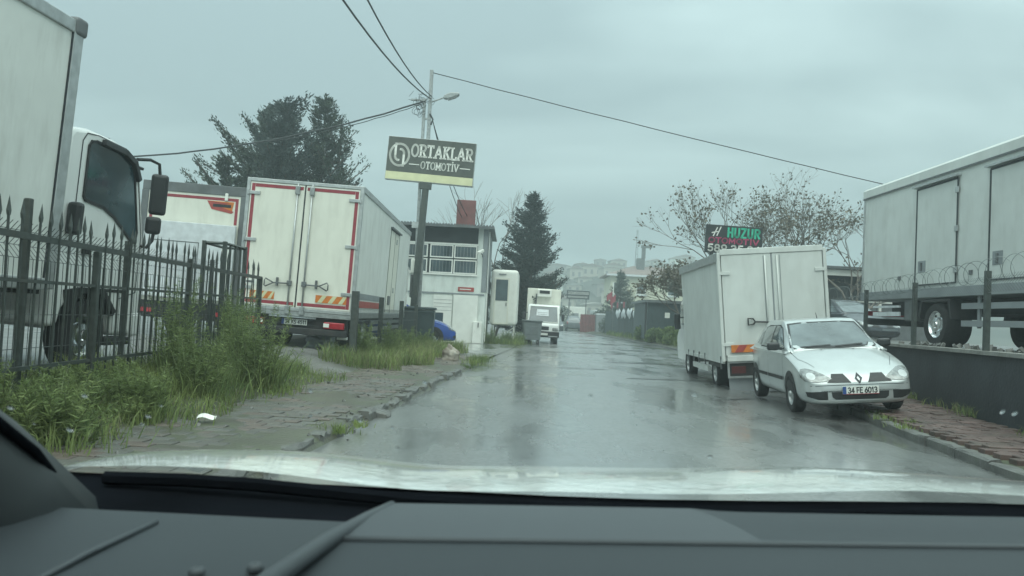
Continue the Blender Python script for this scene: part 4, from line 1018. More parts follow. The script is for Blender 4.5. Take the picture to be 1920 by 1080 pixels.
for y, w, zt in ((5.6, .055, 1.76), (7.85, .065, 1.70), (10.5, .06, 1.82), (14.15, .06, 1.74)):
    MB().obox((fx(y), y, (.25 + zt) / 2), (w, w, zt - .25), Euler((0, 0, .06)).to_matrix()).build('post', 'fence', FN, bevel=.008)
MB().obox((fx(6.7) - .08, 6.7, 1.18), (.06, .06, 1.78), Euler((0, 0, .06)).to_matrix()).build('post', 'fence', FN, bevel=.01)
# welded mesh fence with bent-over tops just behind
ME = thing('mesh_fence', 'thin welded wire fence with bent tops close behind the spiked bars', 'fence')
mw = MB(); y = F0
def mpt(y, z):
    x = fx(y) - .16
    off = 0.0 if z < 1.55 else (.10 * (z - 1.55) / .12 if z < 1.67 else .10 - .10 * (z - 1.67) / .12)
    return Vector((x - off, y, z))
while y < 12.0:
    mw.tube([mpt(y, .35), mpt(y, 1.55), mpt(y, 1.67), mpt(y, 1.79), mpt(y, 1.86)], .0035, 3, False); y += .075
for z in (.45, .75, 1.05, 1.35, 1.55, 1.67, 1.79):
    mw.tube([mpt(F0, z), mpt(8, z), mpt(12, z)], .004, 3, False)
o = mw.build('wire_mesh', 'wire', ME); o['kind'] = 'stuff'
for y in (5.2, 8.9, 11.9): MB().box(fx(y) - .2, fx(y) - .15, y, y + .05, .3, 1.9).build('post', 'fence', ME)
# tall gate frame at the end of the fence
GT = thing('gate_frame', 'tall narrow steel gate cage at the end of the spiked fence', 'gate')
gp = [(-4.93, 12.3), (-4.60, 12.3), (-4.98, 13.3), (-4.62, 13.3)]
for x, y in gp: MB().box(x - .028, x + .028, y - .028, y + .028, .3, 2.22).build('post', 'fence', GT)
for (a, b) in ((0, 1), (0, 2), (1, 3), (2, 3)):
    for z in (2.19, 1.2): MB().tube([(*gp[a], z), (*gp[b], z)], .024, 4).build('rail', 'fence', GT)
for k in range(3):
    x, y = gp[1][0] + (gp[3][0] - gp[1][0]) * (k + 1) / 4, gp[1][1] + (gp[3][1] - gp[1][1]) * (k + 1) / 4
    MB().box(x - .015, x + .015, y - .015, y + .015, .5, 2.19).build('bar', 'fence', GT)

# low fence in front of the cream truck
LF = thing('mesh_fence', 'low wire fence on dark posts between driveway and dark bins', 'fence')
lp = [(-3.22, 16.0, 1.62, .07), (-3.13, 18.7, 1.56, .055), (-3.05, 21.6, 1.54, .055), (-2.98, 24.4, 1.48, .05)]
for x, y, z, w in lp: MB().box(x - w, x + w, y - w, y + w, .2, z).build('post', 'fence', LF, bevel=.008)
mw = MB()
for (a, b) in zip(lp, lp[1:]):
    n = int((b[1] - a[1]) / .09)
    for i in range(n):
        t = i / n; x, y = a[0] + (b[0] - a[0]) * t, a[1] + (b[1] - a[1]) * t
        mw.tube([(x, y, .3), (x, y, 1.28)], .004, 3, False)
    for z in (.4, .7, 1.0, 1.25): mw.tube([(a[0], a[1], z), (b[0], b[1], z)], .005, 3, False)
o = mw.build('wire_mesh', 'wire', LF); o['kind'] = 'stuff'
mw = MB()
for i in range(44):
    x = -5.75 + i * .058; mw.tube([(x, 15.7, .95), (x, 15.7, 1.42)], .0035, 3, False)
for z in (1.0, 1.12, 1.24, 1.36): mw.tube([(-5.75, 15.7, z), (-3.3, 15.95, z)], .0035, 3, False)

# ------------------------------------------------------------------ utility pole, street lamp, signboard, cables
P = thing('utility_pole', 'galvanised twin-column utility pole behind the ORTAKLAR signboard', 'pole', (-3.30, 27.1, .05))
MB().box(.02, .14, -.06, .06, 0, 9.78).build('column', 'galv', P, bevel=.01)
MB().box(-.17, -.07, -.06, .06, 0, 8.75).build('column', 'galv', P, bevel=.01)
for z in [.8 + .8 * i for i in range(10)]: MB().box(-.069, .019, -.04, .04, z, z + .06).build('brace', 'galv', P)
MB().box(-.32, .0, -.10, .08, 4.15, 4.35).build('bracket', 'alu', P)
MB().box(-.27, -.02, -.16, -.07, 2.55, 3.05).build('meter_box', 'pvc', P, bevel=.02)
MB().box(-.26, .0, -.18, -.07, 1.7, 2.5).build('meter_box', 'steel', P, bevel=.02)
MB().box(-.60, -.06, -.04, .04, 8.66, 8.72).build('crossarm', 'galv', P)
MB().tube([(.08, 0, 8.62), (.35, -.05, 8.72), (.62, -.08, 8.82)], .03, 8).build('lamp_arm', 'galv', P)
lh = MB().prism([(.55, 8.76), (.72, 8.74), (1.05, 8.86), (1.12, 8.93), (1.08, 8.99), (.80, 8.98), (.58, 8.88)], 'y', -.20, .04)
lho = lh.build('street_lamp_head', 'galv', P, bevel=.04, seg=3)
MB().prism([(.70, 8.735), (1.0, 8.84), (1.0, 8.82), (.72, 8.715)], 'y', -.17, .01).build('lamp_lens', 'lamp', lho)
tg = MB(); r_ = random.Random(4)
for k in range(14):
    c = Vector((r_.uniform(-.45, .15), r_.uniform(-.15, 0), r_.uniform(8.1, 8.8))); rr = r_.uniform(.06, .16); tw = r_.uniform(0, 3)
    tg.tube([c + Vector((rr * math.cos(a * .55 + tw), .03 * math.sin(a), rr * 1.0 * math.sin(a * .55 + tw))) for a in range(11)], .008, 4)
for k in range(9):
    a = Vector((r_.uniform(-.7, .1), -.08, r_.uniform(8.5, 8.9))); tg.tube([a, a + Vector((r_.uniform(-.25, .2), 0, r_.uniform(-.1, .22)))], .007, 4)
tg.tube([(.1, -.08, 8.2), (.22, -.1, 8.0), (.16, -.1, 7.8)], .03, 6)
tg.build('cable_tangle', 'cable', P)

def cable(name, a, b, sag, r, label, n=24, wob=0):
    a, b = Vector(a), Vector(b); rr = random.Random(3)
    pts = [a.lerp(b, i / n) - Vector((0, 0, 4 * sag * (i / n) * (1 - i / n))) + Vector((0, 0, rr.gauss(0, wob))) for i in range(n + 1)]
    return tag(MB().tube(pts, r, 6).build(name, 'cable', smooth=True), label, 'cable', 'overhead cables at the utility pole')
cable('overhead_cable', (-3.2, 27, 8.78), (-4.35, -6, 8.9), 1.62, .022, 'thick overhead cable, outer of the two running over us from the pole')
cable('overhead_cable', (-3.15, 27, 8.85), (-3.1, -6, 8.95), 1.66, .018, 'overhead cable, inner of the two running over us from the pole')
cable('overhead_cable', (-3.15, 27.05, 9.72), (24, 27.5, 4.75), .15, .016, 'single thin cable from the pole top across the street', wob=.006)
cable('overhead_cable', (-3.45, 27, 8.66), (-24, 29.0, 6.9), 1.35, .03, 'thick cable bundle from the pole past the trees', 30, .012)
cable('overhead_cable', (-3.45, 27, 8.60), (-9, 27.4, 7.05), .16, .014, 'thin slack cable just above the thick bundle', 20, .01)
cable('overhead_cable', (-3.1, 27, 8.05), (-2.15, 33.9, 5.6), .25, .016, 'dropped cable from the pole to the red roof tank, upper strand')
cable('overhead_cable', (-3.05, 27, 7.9), (-2.35, 33.9, 5.5), .3, .014, 'dropped cable from the pole to the red roof tank, lower strand')

S = thing('signboard', 'dark signboard reading ORTAKLAR OTOMOTIV with a pale yellow lower band', 'sign', (-3.05, 26.75, 6.52), (0, .047, -.02))
SP = MB().box(-.20, .02, .0, .16, -6.45, -.80).build('sign_post', 'fence', S, bevel=.01)
MB().box(-.30, .10, -.02, .18, -.98, -.77).build('mounting_plate', 'fence', S)
sb = MB().box(-1.54, 1.54, 0, .22, -.76, .76).build('sign_box', 'alu', S, bevel=.01)
MB().box(-1.525, 1.525, -.012, -.001, -.47, .748).build('dark_face', 'signbg', S)
MB().box(-1.525, 1.525, -.012, -.001, -.74, -.474).build('yellow_band', 'signyel', S)
X_, Z_ = Vector((1, 0, 0)), Vector((0, 0, 1))
tt = MB(); w0 = text_w('ORTAKLAR', .40, .24, 1.0); text(tt, 'ORTAKLAR', (-.68, -.0125, .12), X_, Z_, .40, .066, .012, .24, True, 2.10 / w0); tt.build('large_letters', 'signwht', S)
tt = MB(); w0 = text_w('OTOMOTiV', .24, .24, 1.0); text(tt, 'OTOMOTiV', (-.32, -.0125, -.29), X_, Z_, .24, .036, .012, .24, True, 1.30 / w0); tt.build('small_letters', 'signwht', S)
tt = MB(); tt.box(-.74, -.38, -.024, -.0125, -.185, -.155); tt.box(1.04, 1.40, -.024, -.0125, -.185, -.155); tt.build('rule_line', 'signwht', S)
lg = MB(); hook = _arc(0, 0, .33, .38, 128, 283, 18) + [(.15, -.37), (.15, .05)] + _arc(.03, .05, .12, .14, 0, 95, 6)
strokes(lg, [hook], Vector((-1.10, -.0125, .125)), X_, Z_, 1, .075, .012); lg.build('emblem', 'signwht', S)
lg = MB(); strokes(lg, [[(-a, -b) for a, b in hook]], Vector((-1.10, -.0125, .125)), X_, Z_, 1, .075, .012); lg.build('emblem', 'signwht', S)

# ------------------------------------------------------------------ two-storey office
O = thing('office_building', 'narrow two-storey white office with barred upper windows and dark eaves', 'building', (-1.12, 33.0, .03), (0, 0, .0))
B(-7.0, 0, .0, 5.5, 0, 2.86).build('wall', 'plaster', O)
B(-7.0, -.42, .02, 5.5, 2.86, 4.20).build('upper_wall', 'darkint', O)
B(-.42, 0, .0, 5.5, 2.86, 4.95).build('corner_wall', 'plaster', O)
B(-7.0, -.42, .12, 5.5, 4.20, 4.92).build('eaves_fill', 'darkint', O)  # near-black block filling the band under the roof
B(-.20, .0, -.02, -.001, 2.2, 4.9).build('corner_strip', 'greysheet', O)
rs = MB(); n = 60
for i in range(n):
    x = -7.2 + 7.45 * i / n; rs.prism([(x, 4.98), (x + .05, 5.04), (x + .075, 5.04), (x + .124, 4.98), (x + .124, 4.95), (x, 4.95)], 'y', -.45, 5.8)
rs.build('roof_sheet', 'roofsheet', O)
B(-7.2, .25, -.47, -.452, 4.88, 4.97).build('gutter', 'steel', O)
sw = MB()
for i in range(24):
    y = .1 + 5.3 * i / 24; sw.prism([(.003, y), (.035, y + .04), (.035, y + .12), (.003, y + .18)], 'z', 2.2, 4.9)
sw.build('side_cladding', 'greysheet', O)
B(.05, .075, .02, .10, .1, 4.8).build('downpipe', 'pvc', O)
xs = [-3.9, -2.72, -2.42, -1.40, -.46]
for i, (a, b) in enumerate(((-4.5, -3.55), (-3.45, -2.55), (-2.45, -1.46), (-1.42, -.44))):
    for (c, d) in ((2.94, 3.54), (3.60, 4.16)):
        pf = frame_rect(MB(), a, b, c, d, .05, -.05, .01).build('window', 'pvc', O)
        B(a + .05, b - .05, -.015, -.005, c + .05, d - .05).build('pane', 'glass', pf)
        br = MB(); k = 7
        for j in range(1, k): 
            x = a + (b - a) * j / k; br.box(x - .006, x + .006, -.040, -.028, c + .05, d - .05)
        br.build('window_bars', 'greysheet', pf)
B(-4.6, -.40, -.06, -.002, 2.86, 2.93).build('window_sill', 'pvc', O)
B(-4.6, -.40, -.06, -.002, 4.17, 4.24).build('lintel', 'pvc', O)
rsn = B(-1.18, -.50, -.03, -.002, 2.20, 2.38).build('red_nameplate', 'hazred', O); B(-1.10, -.62, -.034, -.0305, 2.27, 2.31).build('nameplate_print', 'pvc', rsn)
B(-4.7, -.05, -.04, -.002, 2.06, 2.12).build('ledge', 'greysheet', O)
gt = B(-1.35, -.30, -.08, -.045, .02, 2.04).build('gate_panel', 'pvc', O, bevel=.01)
B(-2.2, -1.40, -.05, -.003, .02, 2.0).build('entrance_shutter', 'pvc', O)
sl = MB(); [sl.box(-2.18, -1.42, -.058, -.0505, z, z + .012) for z in (1.35, 1.5, 1.65, 1.8)]; sl.build('shutter_slats', 'greysheet', O)
B(-2.14, -1.75, -.06, -.051, .75, 1.25).build('small_hatch', 'glass', O)
B(-.46, -.08, -.30, -.09, .02, .95).build('meter_cabinet', 'pvc', O, bevel=.02)
B(-.25, -.21, -.33, -.30, .7, .9).build('cabinet_handle', 'steel', O)
MB().lathe([(.06, 0), (.06, -.03), (.001, -.03)], (-1.25, -.003, 1.93), 'y', 12).build('alarm_bell', 'steel', O)
cc = MB(); cc.obox((-.28, -.38, 3.90), (.12, .42, .12), Euler((.35, 0, -.5)).to_matrix()); cco = cc.build('security_camera', 'pvc', O, bevel=.02)
MB().tube([(-.2, -.02, 3.72), (-.2, -.2, 3.78), (-.26, -.3, 3.84)], .025).build('camera_bracket', 'steel', cco)
RT = thing('roof_tank', 'weathered red box-shaped tank on the office roof', 'tank', (-2.2, 34.3, 5.07), (0, 0, .05))
B(-.42, .42, -.4, .4, 0, 1.22).build('tank_body', 'redbrick', RT, bevel=.03); MB().tube([(.42, 0, .9), (.62, .1, .1)], .02).build('tank_stay', 'steel', RT)
# guard cabin on legs
CB = thing('guard_cabin', 'white rounded guard cabin raised on thin legs beside the office', 'cabin', (-.34, 36.0, .03), (0, 0, -.03))
B(-.64, .62, 0, 2.6, .80, 3.40).build('shell', 'pvc', CB, bevel=.16, seg=4)
df = frame_rect(MB(), -.48, .22, .86, 3.0, .07, -.035, .02).build('door', 'cream', CB); B(-.41, .15, -.02, -.005, 1.95, 2.93).build('door_glass', 'glass', df); B(-.41, .15, -.02, -.005, .93, 1.88).build('door_panel', 'pvc', df)
B(.08, .12, -.06, -.036, 1.7, 1.86).build('door_handle', 'steel', df); B(-.3, .05, -.03, -.002, 3.15, 3.2).build('nameplate', 'greysheet', CB)
for x in (-.5, .5):
    for y in (.2, 2.3): MB().box(x - .03, x + .03, y - .03, y + .03, 0, .82).build('leg', 'pvc', CB)
for k in range(2): B(.0, .5, -.35 + .3 * k, -.05 + .3 * k if k == 0 else .0, .25 + .28 * k, .29 + .28 * k).build('step', 'alu', CB)
MB().tube([(-.5, .2, .1), (.5, .2, .7)], .02).build('brace', 'pvc', CB)

# bins
def tall_bin(x, y, label):
    b = thing('waste_bin', label, 'bin', (x, y, .05), (0, 0, .05), 'dark bins by the sign post')
    MB().prism([(-.28, .12), (.28, .12), (.32, 1.28), (-.32, 1.28)], 'y', -.35, .35).build('bin_body', 'bindark', b, bevel=.03)
    MB().box(-.36, .36, -.40, .38, 1.285, 1.38).build('lid', 'bindark', b, bevel=.03)
    for s in (-1, 1): wheel(b, s * .27, .3, .1, .1, .06, s, 'black')
    MB().tube([(-.28, -.42, 1.22), (.28, -.42, 1.22)], .02).build('handle', 'bindark', b)
    MB().box(-.18, .18, -.37, -.34, .5, .9).build('front_rib', 'bindark', b)
tall_bin(-3.50, 26.1, 'dark upright waste bin touching the low wire fence'); tall_bin(-2.86, 26.0, 'dark upright waste bin nearest the blue car')
b = thing('waste_bin', 'grey wheeled dumpster standing in front of the refrigerated truck', 'bin', (1.04, 37.2, .0), (0, 0, .04))
MB().prism([(-.36, .2), (.40, .2), (.46, 1.06), (-.44, 1.06)], 'y', -.45, .45).build('bin_body', 'bin', b, bevel=.03); MB().box(-.48, .50, -.5, .5, 1.065, 1.15).build('lid', 'bin', b, bevel=.03)
for sx in (-.3, .32):
    for sy in (-.35, .35): wheel(b, sx, sy, .1, .1, .06, 1, 'alu')
MB().box(-.3, .32, -.47, -.44, .45, .85).build('front_panel', 'bin', b, bevel=.01)

# stone, litter, rubble
def lump(name, x, y, z, sx, sy, sz, seed, m, label, cat, top=1.0):
    r = random.Random(seed); bm = bmesh.new(); bmesh.ops.create_icosphere(bm, subdivisions=4, radius=1)
    ph = [r.uniform(0, 6) for _ in range(6)]
    for v in bm.verts:
        c = v.co; k = 1 + .20 * math.sin(3 * c.x + ph[0]) * math.sin(3 * c.y + ph[1]) + .10 * math.sin(7 * c.z + ph[2]) + .09 * math.sin(9 * c.x + 11 * c.y + ph[3]) + .05 * math.sin(17 * c.z + 5 * c.x)
        f = 1 - (1 - top) * max(0, c.z)
        v.co = Vector((c.x * sx * k * f, c.y * sy * k * f, max(-.6, c.z) * sz * k))
    me = bpy.data.meshes.new(name); bm.to_mesh(me); bm.free(); me.materials.append(M[m]); me.polygons.foreach_set('use_smooth', [True] * len(me.polygons))
    o = bpy.data.objects.new(name, me); COL.objects.link(o); o.location = (x, y, z); return tag(o, label, cat)
lump('boulder', -1.44, 19.2, .22, .22, .2, .25, 23, 'stone', 'pale brown boulder standing at the broken kerb', 'stone', .68)
lump('grey_rock', -4.25, 17.4, .45, .34, .3, .22, 5, 'greysheet', 'rounded grey rock under the tail of the cream truck', 'stone')
lump('grey_rock', -5.95, 17.2, .42, .22, .2, .14, 8, 'greysheet', 'small grey rock between the two backed-in trucks', 'stone')
pp = MB().grid(lambda u, v: (-.10 + .2 * u, -.07 + .14 * v, .012 * math.sin(5 * u) + .02 * v), 6, 4).build('paper_scrap', 'paper'); pp.scale = (.8, .8, 1); pp.location = (-2.80, 7.30, .165); pp.rotation_euler = (0, 0, .2)
sol = pp.modifiers.new('s', 'SOLIDIFY'); sol.thickness = .004
tag(pp, 'white scrap of paper lying on the brick pavement', 'litter')

# ------------------------------------------------------------------ right-hand fence with razor wire
RF = thing('razor_wire_fence', 'wire fence on dark posts topped with razor coils above the dark wall', 'fence')
def rfx(y): return xw(y) + .16
for y in (6.4, 8.8, 11.3, 14.5, 17.7, 21): MB().box(rfx(y) - .035, rfx(y) + .035, y - .035, y + .035, 1.05, 2.27).build('post', 'fence', RF)
mw = MB(); y = 6.0
def rpt(y, z): return Vector((rfx(y) - (.0 if z < 1.95 else (.08 * (z - 1.95) / .1 if z < 2.05 else .08 - .08 * (z - 2.05) / .1)), y, z + .014 * (y - 12) * 0))
while y < 21:
    mw.tube([rpt(y, 1.95), rpt(y, 2.05), rpt(y, 2.15), rpt(y, 2.2)], .0028, 3, False); y += .085
for z in (1.95, 2.15): mw.tube([rpt(6 + i, z) for i in range(16)], .0035, 3, False)
o = mw.build('wire_mesh', 'razor', RF); o['kind'] = 'stuff'
rz = MB(); pts = []
n = 1400
for i in range(n):
    t = i / n; y = 6.0 + 15 * t; a = t * 2 * PI * 38
    pts.append((rfx(y) - .02 + .14 * math.cos(a), y + .05 * math.sin(a * .5), 2.27 + .17 * math.sin(a)))
rz.tube(pts, .0042, 3, False); o = rz.build('razor_coil', 'razor', RF); o['kind'] = 'stuff'
lt = MB(); r_ = random.Random(9)
# ------------------------------------------------------------------ shed, HUZUR sign and far structures on the right
SH = thing('shed', 'open dark shed with a white beam behind the white box van truck', 'shed', (14.2, 33.0, .95))
B(-3.5, 4.0, .3, 6, 0, 2.95).build('wall', 'darkint', SH); B(-3.7, 4.2, -.3, 6.2, 3.02, 3.14).build('roof', 'roofsheet', SH)  # solid block; the open front's darkness is put into its colour
B(-3.6, 4.1, -.12, .0, 2.75, 3.0).build('beam', 'pvc', SH); B(-3.5, 4.0, .05, .28, 0, 1.65).build('front_board', 'steel', SH); B(-3.5, 4.0, -.0, .3, 1.66, 1.72).build('ledge', 'pvc', SH)
for x in (-3.4, -1.0, 1.5, 3.9): B(x - .05, x + .05, -.1, .02, 0, 2.75).build('post', 'pvc', SH)
SD = thing('stored_car', 'dark vehicle parked on the raised yard in front of the shed', 'car', (11.6, 27.0, 1.0), (0, 0, .3)); car(SD, 'darkcar', detail=False)

H = thing('signboard', 'black signboard reading HUZUR in green above the white box van truck', 'sign', (7.40, 26.0, 4.14), (0, .022, -.02))
B(-.95, .95, 0, .14, -.40, .55).build('sign_box', 'signblk', H, bevel=.01)
for x in (-.7, .7): B(x - .05, x + .05, .16, .26, -3.85, .4).build('sign_post', 'steel', H)
tt = MB(); w0 = text_w('HUZUR', .30, .26); text(tt, 'HUZUR', (-.22, -.001, .17), X_, Z_, .29, .062, .012, .26, False, 1.10 / w0)
tt.v = [(x, -.012 if y > -.0065 else -.001, z) if False else (x, y, z) for x, y, z in tt.v]; tt.build('green_letters', 'siggreen', H)
tt = MB(); strokes(tt, [[(.02, .0), (.16, .33)], [(.16, .02), (.30, .36)], [(-.04, .12), (.10, .16), (.24, .18)]], Vector((-.72, -.001, .17)), X_, Z_, .85, .035, .012); tt.build('script_letter', 'signwht', H)
tt = MB(); w0 = text_w('OTOMOTiV', .17, .2); text(tt, 'OTOMOTiV', (-.84, -.001, -.06), X_, Z_, .17, .042, .012, .2, False, 1.66 / w0); tt.build('magenta_letters', 'sigmag', H)
tt = MB(); w0 = text_w('589 35 26', .22, .26); text(tt, '589 35 26', (-.86, -.001, -.345), X_, Z_, .22, .048, .012, .26, False, 1.72 / w0); tt.build('white_digits', 'signwht', H)

DK = thing('garage', 'low dark grey flat-roofed garage behind the grassy bank', 'garage', (9.3, 47.5, .3), (0, 0, -.04))
B(-.9, 5, 0, 7, 0, 2.25).build('wall', 'bindark', DK); B(-1.1, 5.2, -.25, 7.2, 2.26, 2.42).build('roof', 'roofsheet', DK)
B(-.5, 1.0, -.03, .0, 0, 1.9).build('door', 'bindark', DK); B(.15, .45, -.05, -.031, 1.35, 1.68).build('notice', 'pvc', DK)
MB().tube([(-1.0, .0, .0), (-1.0, .0, 2.25)], .06).build('drainpipe', 'chassis', DK); B(1.2, 2.6, -.03, .0, .9, 1.6).build('window', 'glass', DK)
FF = thing('board_fence', 'dark slatted fence with pale tarps hung on top, far along the kerb', 'fence')
sy = 53.0; k = 0
slat = B(-.02, .02, -.13, .13, 0, 2.0).mesh('slat'); slat.materials.append(M['bindark']); slat2 = B(-.02, .02, -.13, .13, 0, 2.0).mesh('slat'); slat2.materials.append(M['fence'])
while sy < 70:
    o = bpy.data.objects.new('slat', slat if k % 3 else slat2); COL.objects.link(o); o.parent = FF; o.location = (xr(sy) + .95 + .0 * k, sy, .15); o.scale = (1, 1, R.uniform(.9, 1.05)); o.rotation_euler = (R.gauss(0, .02), 0, 0); sy += .30; k += 1
MB().box(9.05, 9.12, 46, 58, 1.8, 1.86).build('rail', 'steel', FF) if False else None
for y0 in (53.5, 56, 58.5, 61):
    tpn = MB().grid(lambda u, v: (xr(y0) + .80 - .1 * math.sin(PI * v), y0 + 2.2 * u, 1.62 + .62 * v + .10 * math.sin(9 * u + y0) + .16 * u * 0), 12, 5)
    o = tpn.build('tarp', 'tarp', None, smooth=True); tag(o, 'pale crumpled tarp hung over the far slatted fence', 'tarp', 'tarps on the far fence')
    o['label'] = {53.5: 'pale crumpled tarp on the far slatted fence, one nearest the garage', 56: 'pale crumpled tarp on the far fence, second from the garage', 58.5: 'pale crumpled tarp on the far fence, third from the garage', 61: 'pale crumpled tarp on the far fence, farthest from the garage'}[y0]
GG = thing('yard_gate', 'plain grey sheet-metal gate with pale top bar far along the kerb', 'gate', (8.75, 74.0, .1), (0, 0, .1))
B(-.55, .62, 0, .06, 0, 1.75).build('gate_leaf', 'greysheet', GG); B(-.6, 2.7, -.02, .1, 1.76, 1.9).build('top_bar', 'tarp', GG)
for x in (-.6, .66): B(x - .04, x + .04, 0, .1, 0, 1.75).build('post', 'steel', GG)
RW = thing('red_wall', 'faded red corrugated wall at the far bend of the street', 'wall', (7.75, 82.0, .0), (0, 0, -.05))
for i in range(12): MB().prism([(-.35 + i * .17, 0), (-.28 + i * .17, -.05), (-.22 + i * .17, -.05), (-.18 + i * .17, 0), (-.18 + i * .17, .05), (-.35 + i * .17, .05)], 'z', 0, 1.9).build('panel', 'redwall', RW)
RW2 = B(9.2, 16, 79.8, 80.1, 0, 1.6); tag(RW2.build('boundary_wall', 'steel'), 'grey boundary wall behind the far slatted fence', 'wall')
VN = thing('white_container', 'white site container behind the red wall', 'container', (8.6, 97.0, .0))
B(-1.8, .9, 0, 5, .1, 2.9).build('shell', 'pvc', VN, bevel=.05); B(-1.82, .92, -.04, -.002, .7, .85).build('stripe', 'greysheet', VN)
B(-.9, -.1, -.06, -.003, .1, 2.1).build('door', 'greysheet', VN)
VN2 = thing('white_container', 'second white container, beside the one behind the red wall', 'container', (12.2, 96.0, .0))
B(-1.9, 2.9, 0, 5, .1, 2.6).build('shell', 'tarp', VN2, bevel=.05); B(-.9, -.1, -.06, -.003, .1, 2.1).build('door', 'greysheet', VN2)
FS = thing('signboard', 'dark far-off signboard with rows of pale lettering over the red wall', 'sign', (7.9, 92.0, .0))
B(-1.35, 1.35, 0, .15, 3.75, 4.75).build('sign_box', 'signblk', FS)
for x in (-1.0, 1.0): B(x - .06, x + .06, .16, .28, 0, 4.6).build('sign_post', 'steel', FS)
tt = MB(); r_ = random.Random(2)
for z, h in ((4.30, .30), (3.92, .17)):
    x = -1.2
    while x < 1.1:
        w = r_.uniform(.10, .2); frame_rect(tt, x, x + w, z, z + h, .035, -.012, -.001); x += w + .07
tt.build('lettering', 'signwht', FS)

HS = thing('yellow_house', 'pale yellow two-storey house with wide hipped roof at the end of the street', 'house', (19.6, 110.0, .3), (0, 0, -.02))
B(-5.6, 6.0, 0, 9, 0, 7.7).build('wall', 'house', HS)
ro_ = MB().add([(-6.3, -.8, 7.75), (6.7, -.8, 7.75), (6.7, 9.8, 7.75), (-6.3, 9.8, 7.75), (-1.8, 4.5, 9.35), (2.2, 4.5, 9.35), (-6.3, -.8, 7.55), (6.7, -.8, 7.55), (6.7, 9.8, 7.55), (-6.3, 9.8, 7.55)],
               [(0, 1, 5, 4), (1, 2, 5), (2, 3, 4, 5), (3, 0, 4), (6, 7, 1, 0), (7, 8, 2, 1), (8, 9, 3, 2), (9, 6, 0, 3), (6, 9, 8, 7)]).build('roof', 'tile', HS)
B(-6.3, 6.7, -.84, -.805, 7.5, 7.78).build('fascia', 'tarp', HS)
for x in (-4.6, -1.2, 3.2):
    for z in (5.0, 1.6):
        wf = frame_rect(MB(), x - .7, x + .7, z, z + 1.6, .12, -.06, .03).build('window', 'pvc', HS); B(x - .58, x + .58, -.02, -.005, z + .12, z + 1.48).build('pane', 'glass', wf)
        B(x - .8, x + .8, -.2, -.002, z - .14, z - .02).build('sill', 'tarp', wf)
B(4.9, 5.15, -.15, -.003, 0, 7.5).build('drainpipe', 'steel', HS); B(-5.6, 6.0, -.05, -.003, 3.6, 3.85).build('storey_band', 'tarp', HS)
ch = B(-1.6, -.5, 2.5, 3.6, 8.2, 10.4).build('chimney', 'steel', HS); B(-.9, -.45, 2.4, 3.4, 10.42, 12.0).build('flue', 'steel', ch); B(-1.0, .5, 2.3, 3.5, 12.02, 12.3).build('chimney_cap', 'steel', ch)
FL = thing('flagpole', 'flagpole with drooping red flags before the small fir', 'flag', (9.45, 72.0, .3))
MB().tube([(0, 0, 0), (0, 0, 4.6)], .04).build('mast', 'pvc', FL)
for k, (a, z) in enumerate(((.0, 3.2), (.35, 2.9))):
    MB().grid(lambda u, v: (-.1 - .5 * u + a, -.1 + .08 * math.sin(6 * u + k), z + .6 * v - .4 * u + .0), 8, 4).build('flag_cloth', 'red', FL, smooth=True)
for k in range(3):
    rf_ = thing('red_banner', ['red banner on the fence below the small fir, leftmost one', 'red banner on the fence below the small fir, middle one', 'red banner on the fence below the small fir, rightmost one'][k], 'banner', (xr(66 - 3 * k) + .85, 66 - 3 * k, 2.1), (0, 0, 0), 'red banners by the small fir')
    MB().grid(lambda u, v: (.0 - .08 * math.sin(4 * u), -.7 + 1.4 * u, .25 + .45 * v + .05 * math.sin(7 * u)), 8, 3).build('cloth', 'red', rf_, smooth=True); MB().tube([(0, -.7, -1.9), (0, -.7, .72)], .03).build('pole', 'steel', rf_)
MS = thing('radio_mast', 'thin radio mast on the hazy hill', 'mast', (31.8, 200, hz(31.8, 200) - .5))
zt = 25.4 - MS.location.z
for a in range(3):
    c, s_ = math.cos(a * 2.094), math.sin(a * 2.094); MB().tube([(.6 * c, .6 * s_, 0), (.17 * c, .17 * s_, zt)], .06, 4).build('leg', 'steel', MS)
for i in range(9):
    z = zt * (i + .5) / 9; q = .6 - .43 * (i + .5) / 9; MB().tube([(q * math.cos(a * 2.094), q * math.sin(a * 2.094), z) for a in range(4)], .06, 4).build('brace', 'steel', MS)

# houses on the hill
r_ = random.Random(21); hk = 0
nb = 0
hpos = []
while nb < 60:
    px = r_.uniform(10, 62); y = r_.uniform(158, 256)
    if any(abs(px - a) < 4 and abs(y - b_) < 8 for a, b_ in hpos): continue
    hpos.append((px, y)); nb += 1
hpos.sort(key=lambda q: q[1])
for i, (x, y) in enumerate(hpos):
    w, d, h = r_.uniform(3.2, 6.5), r_.uniform(4, 6), r_.choice([2.2, 2.8, 3.8])
    hh = thing('hill_house', 'small hazy house among many on the far hillside', 'house', (x, y, hz(x, y) - .9), (0, 0, r_.uniform(-.3, .3)), 'houses on the far hill')
    B(-w / 2, w / 2, 0, d, 0, h).build('wall', r_.choice(['far', 'far', 'far2', 'plaster']), hh)
    MB().prism([(-w / 2 - .3, h), (w / 2 + .3, h), (0, h + r_.uniform(.3, 1.0))], 'y', -.3, d + .3).build('roof', r_.choice(['tile', 'far2', 'tile']), hh)
    n = int(w / 1.6)
    for k in range(n):
        q = -w / 2 + w * (k + .5) / n
        MB().box(q - .33, q + .33, -.06, -.003, h * .4, h * .75).build('window', 'steel', hh)

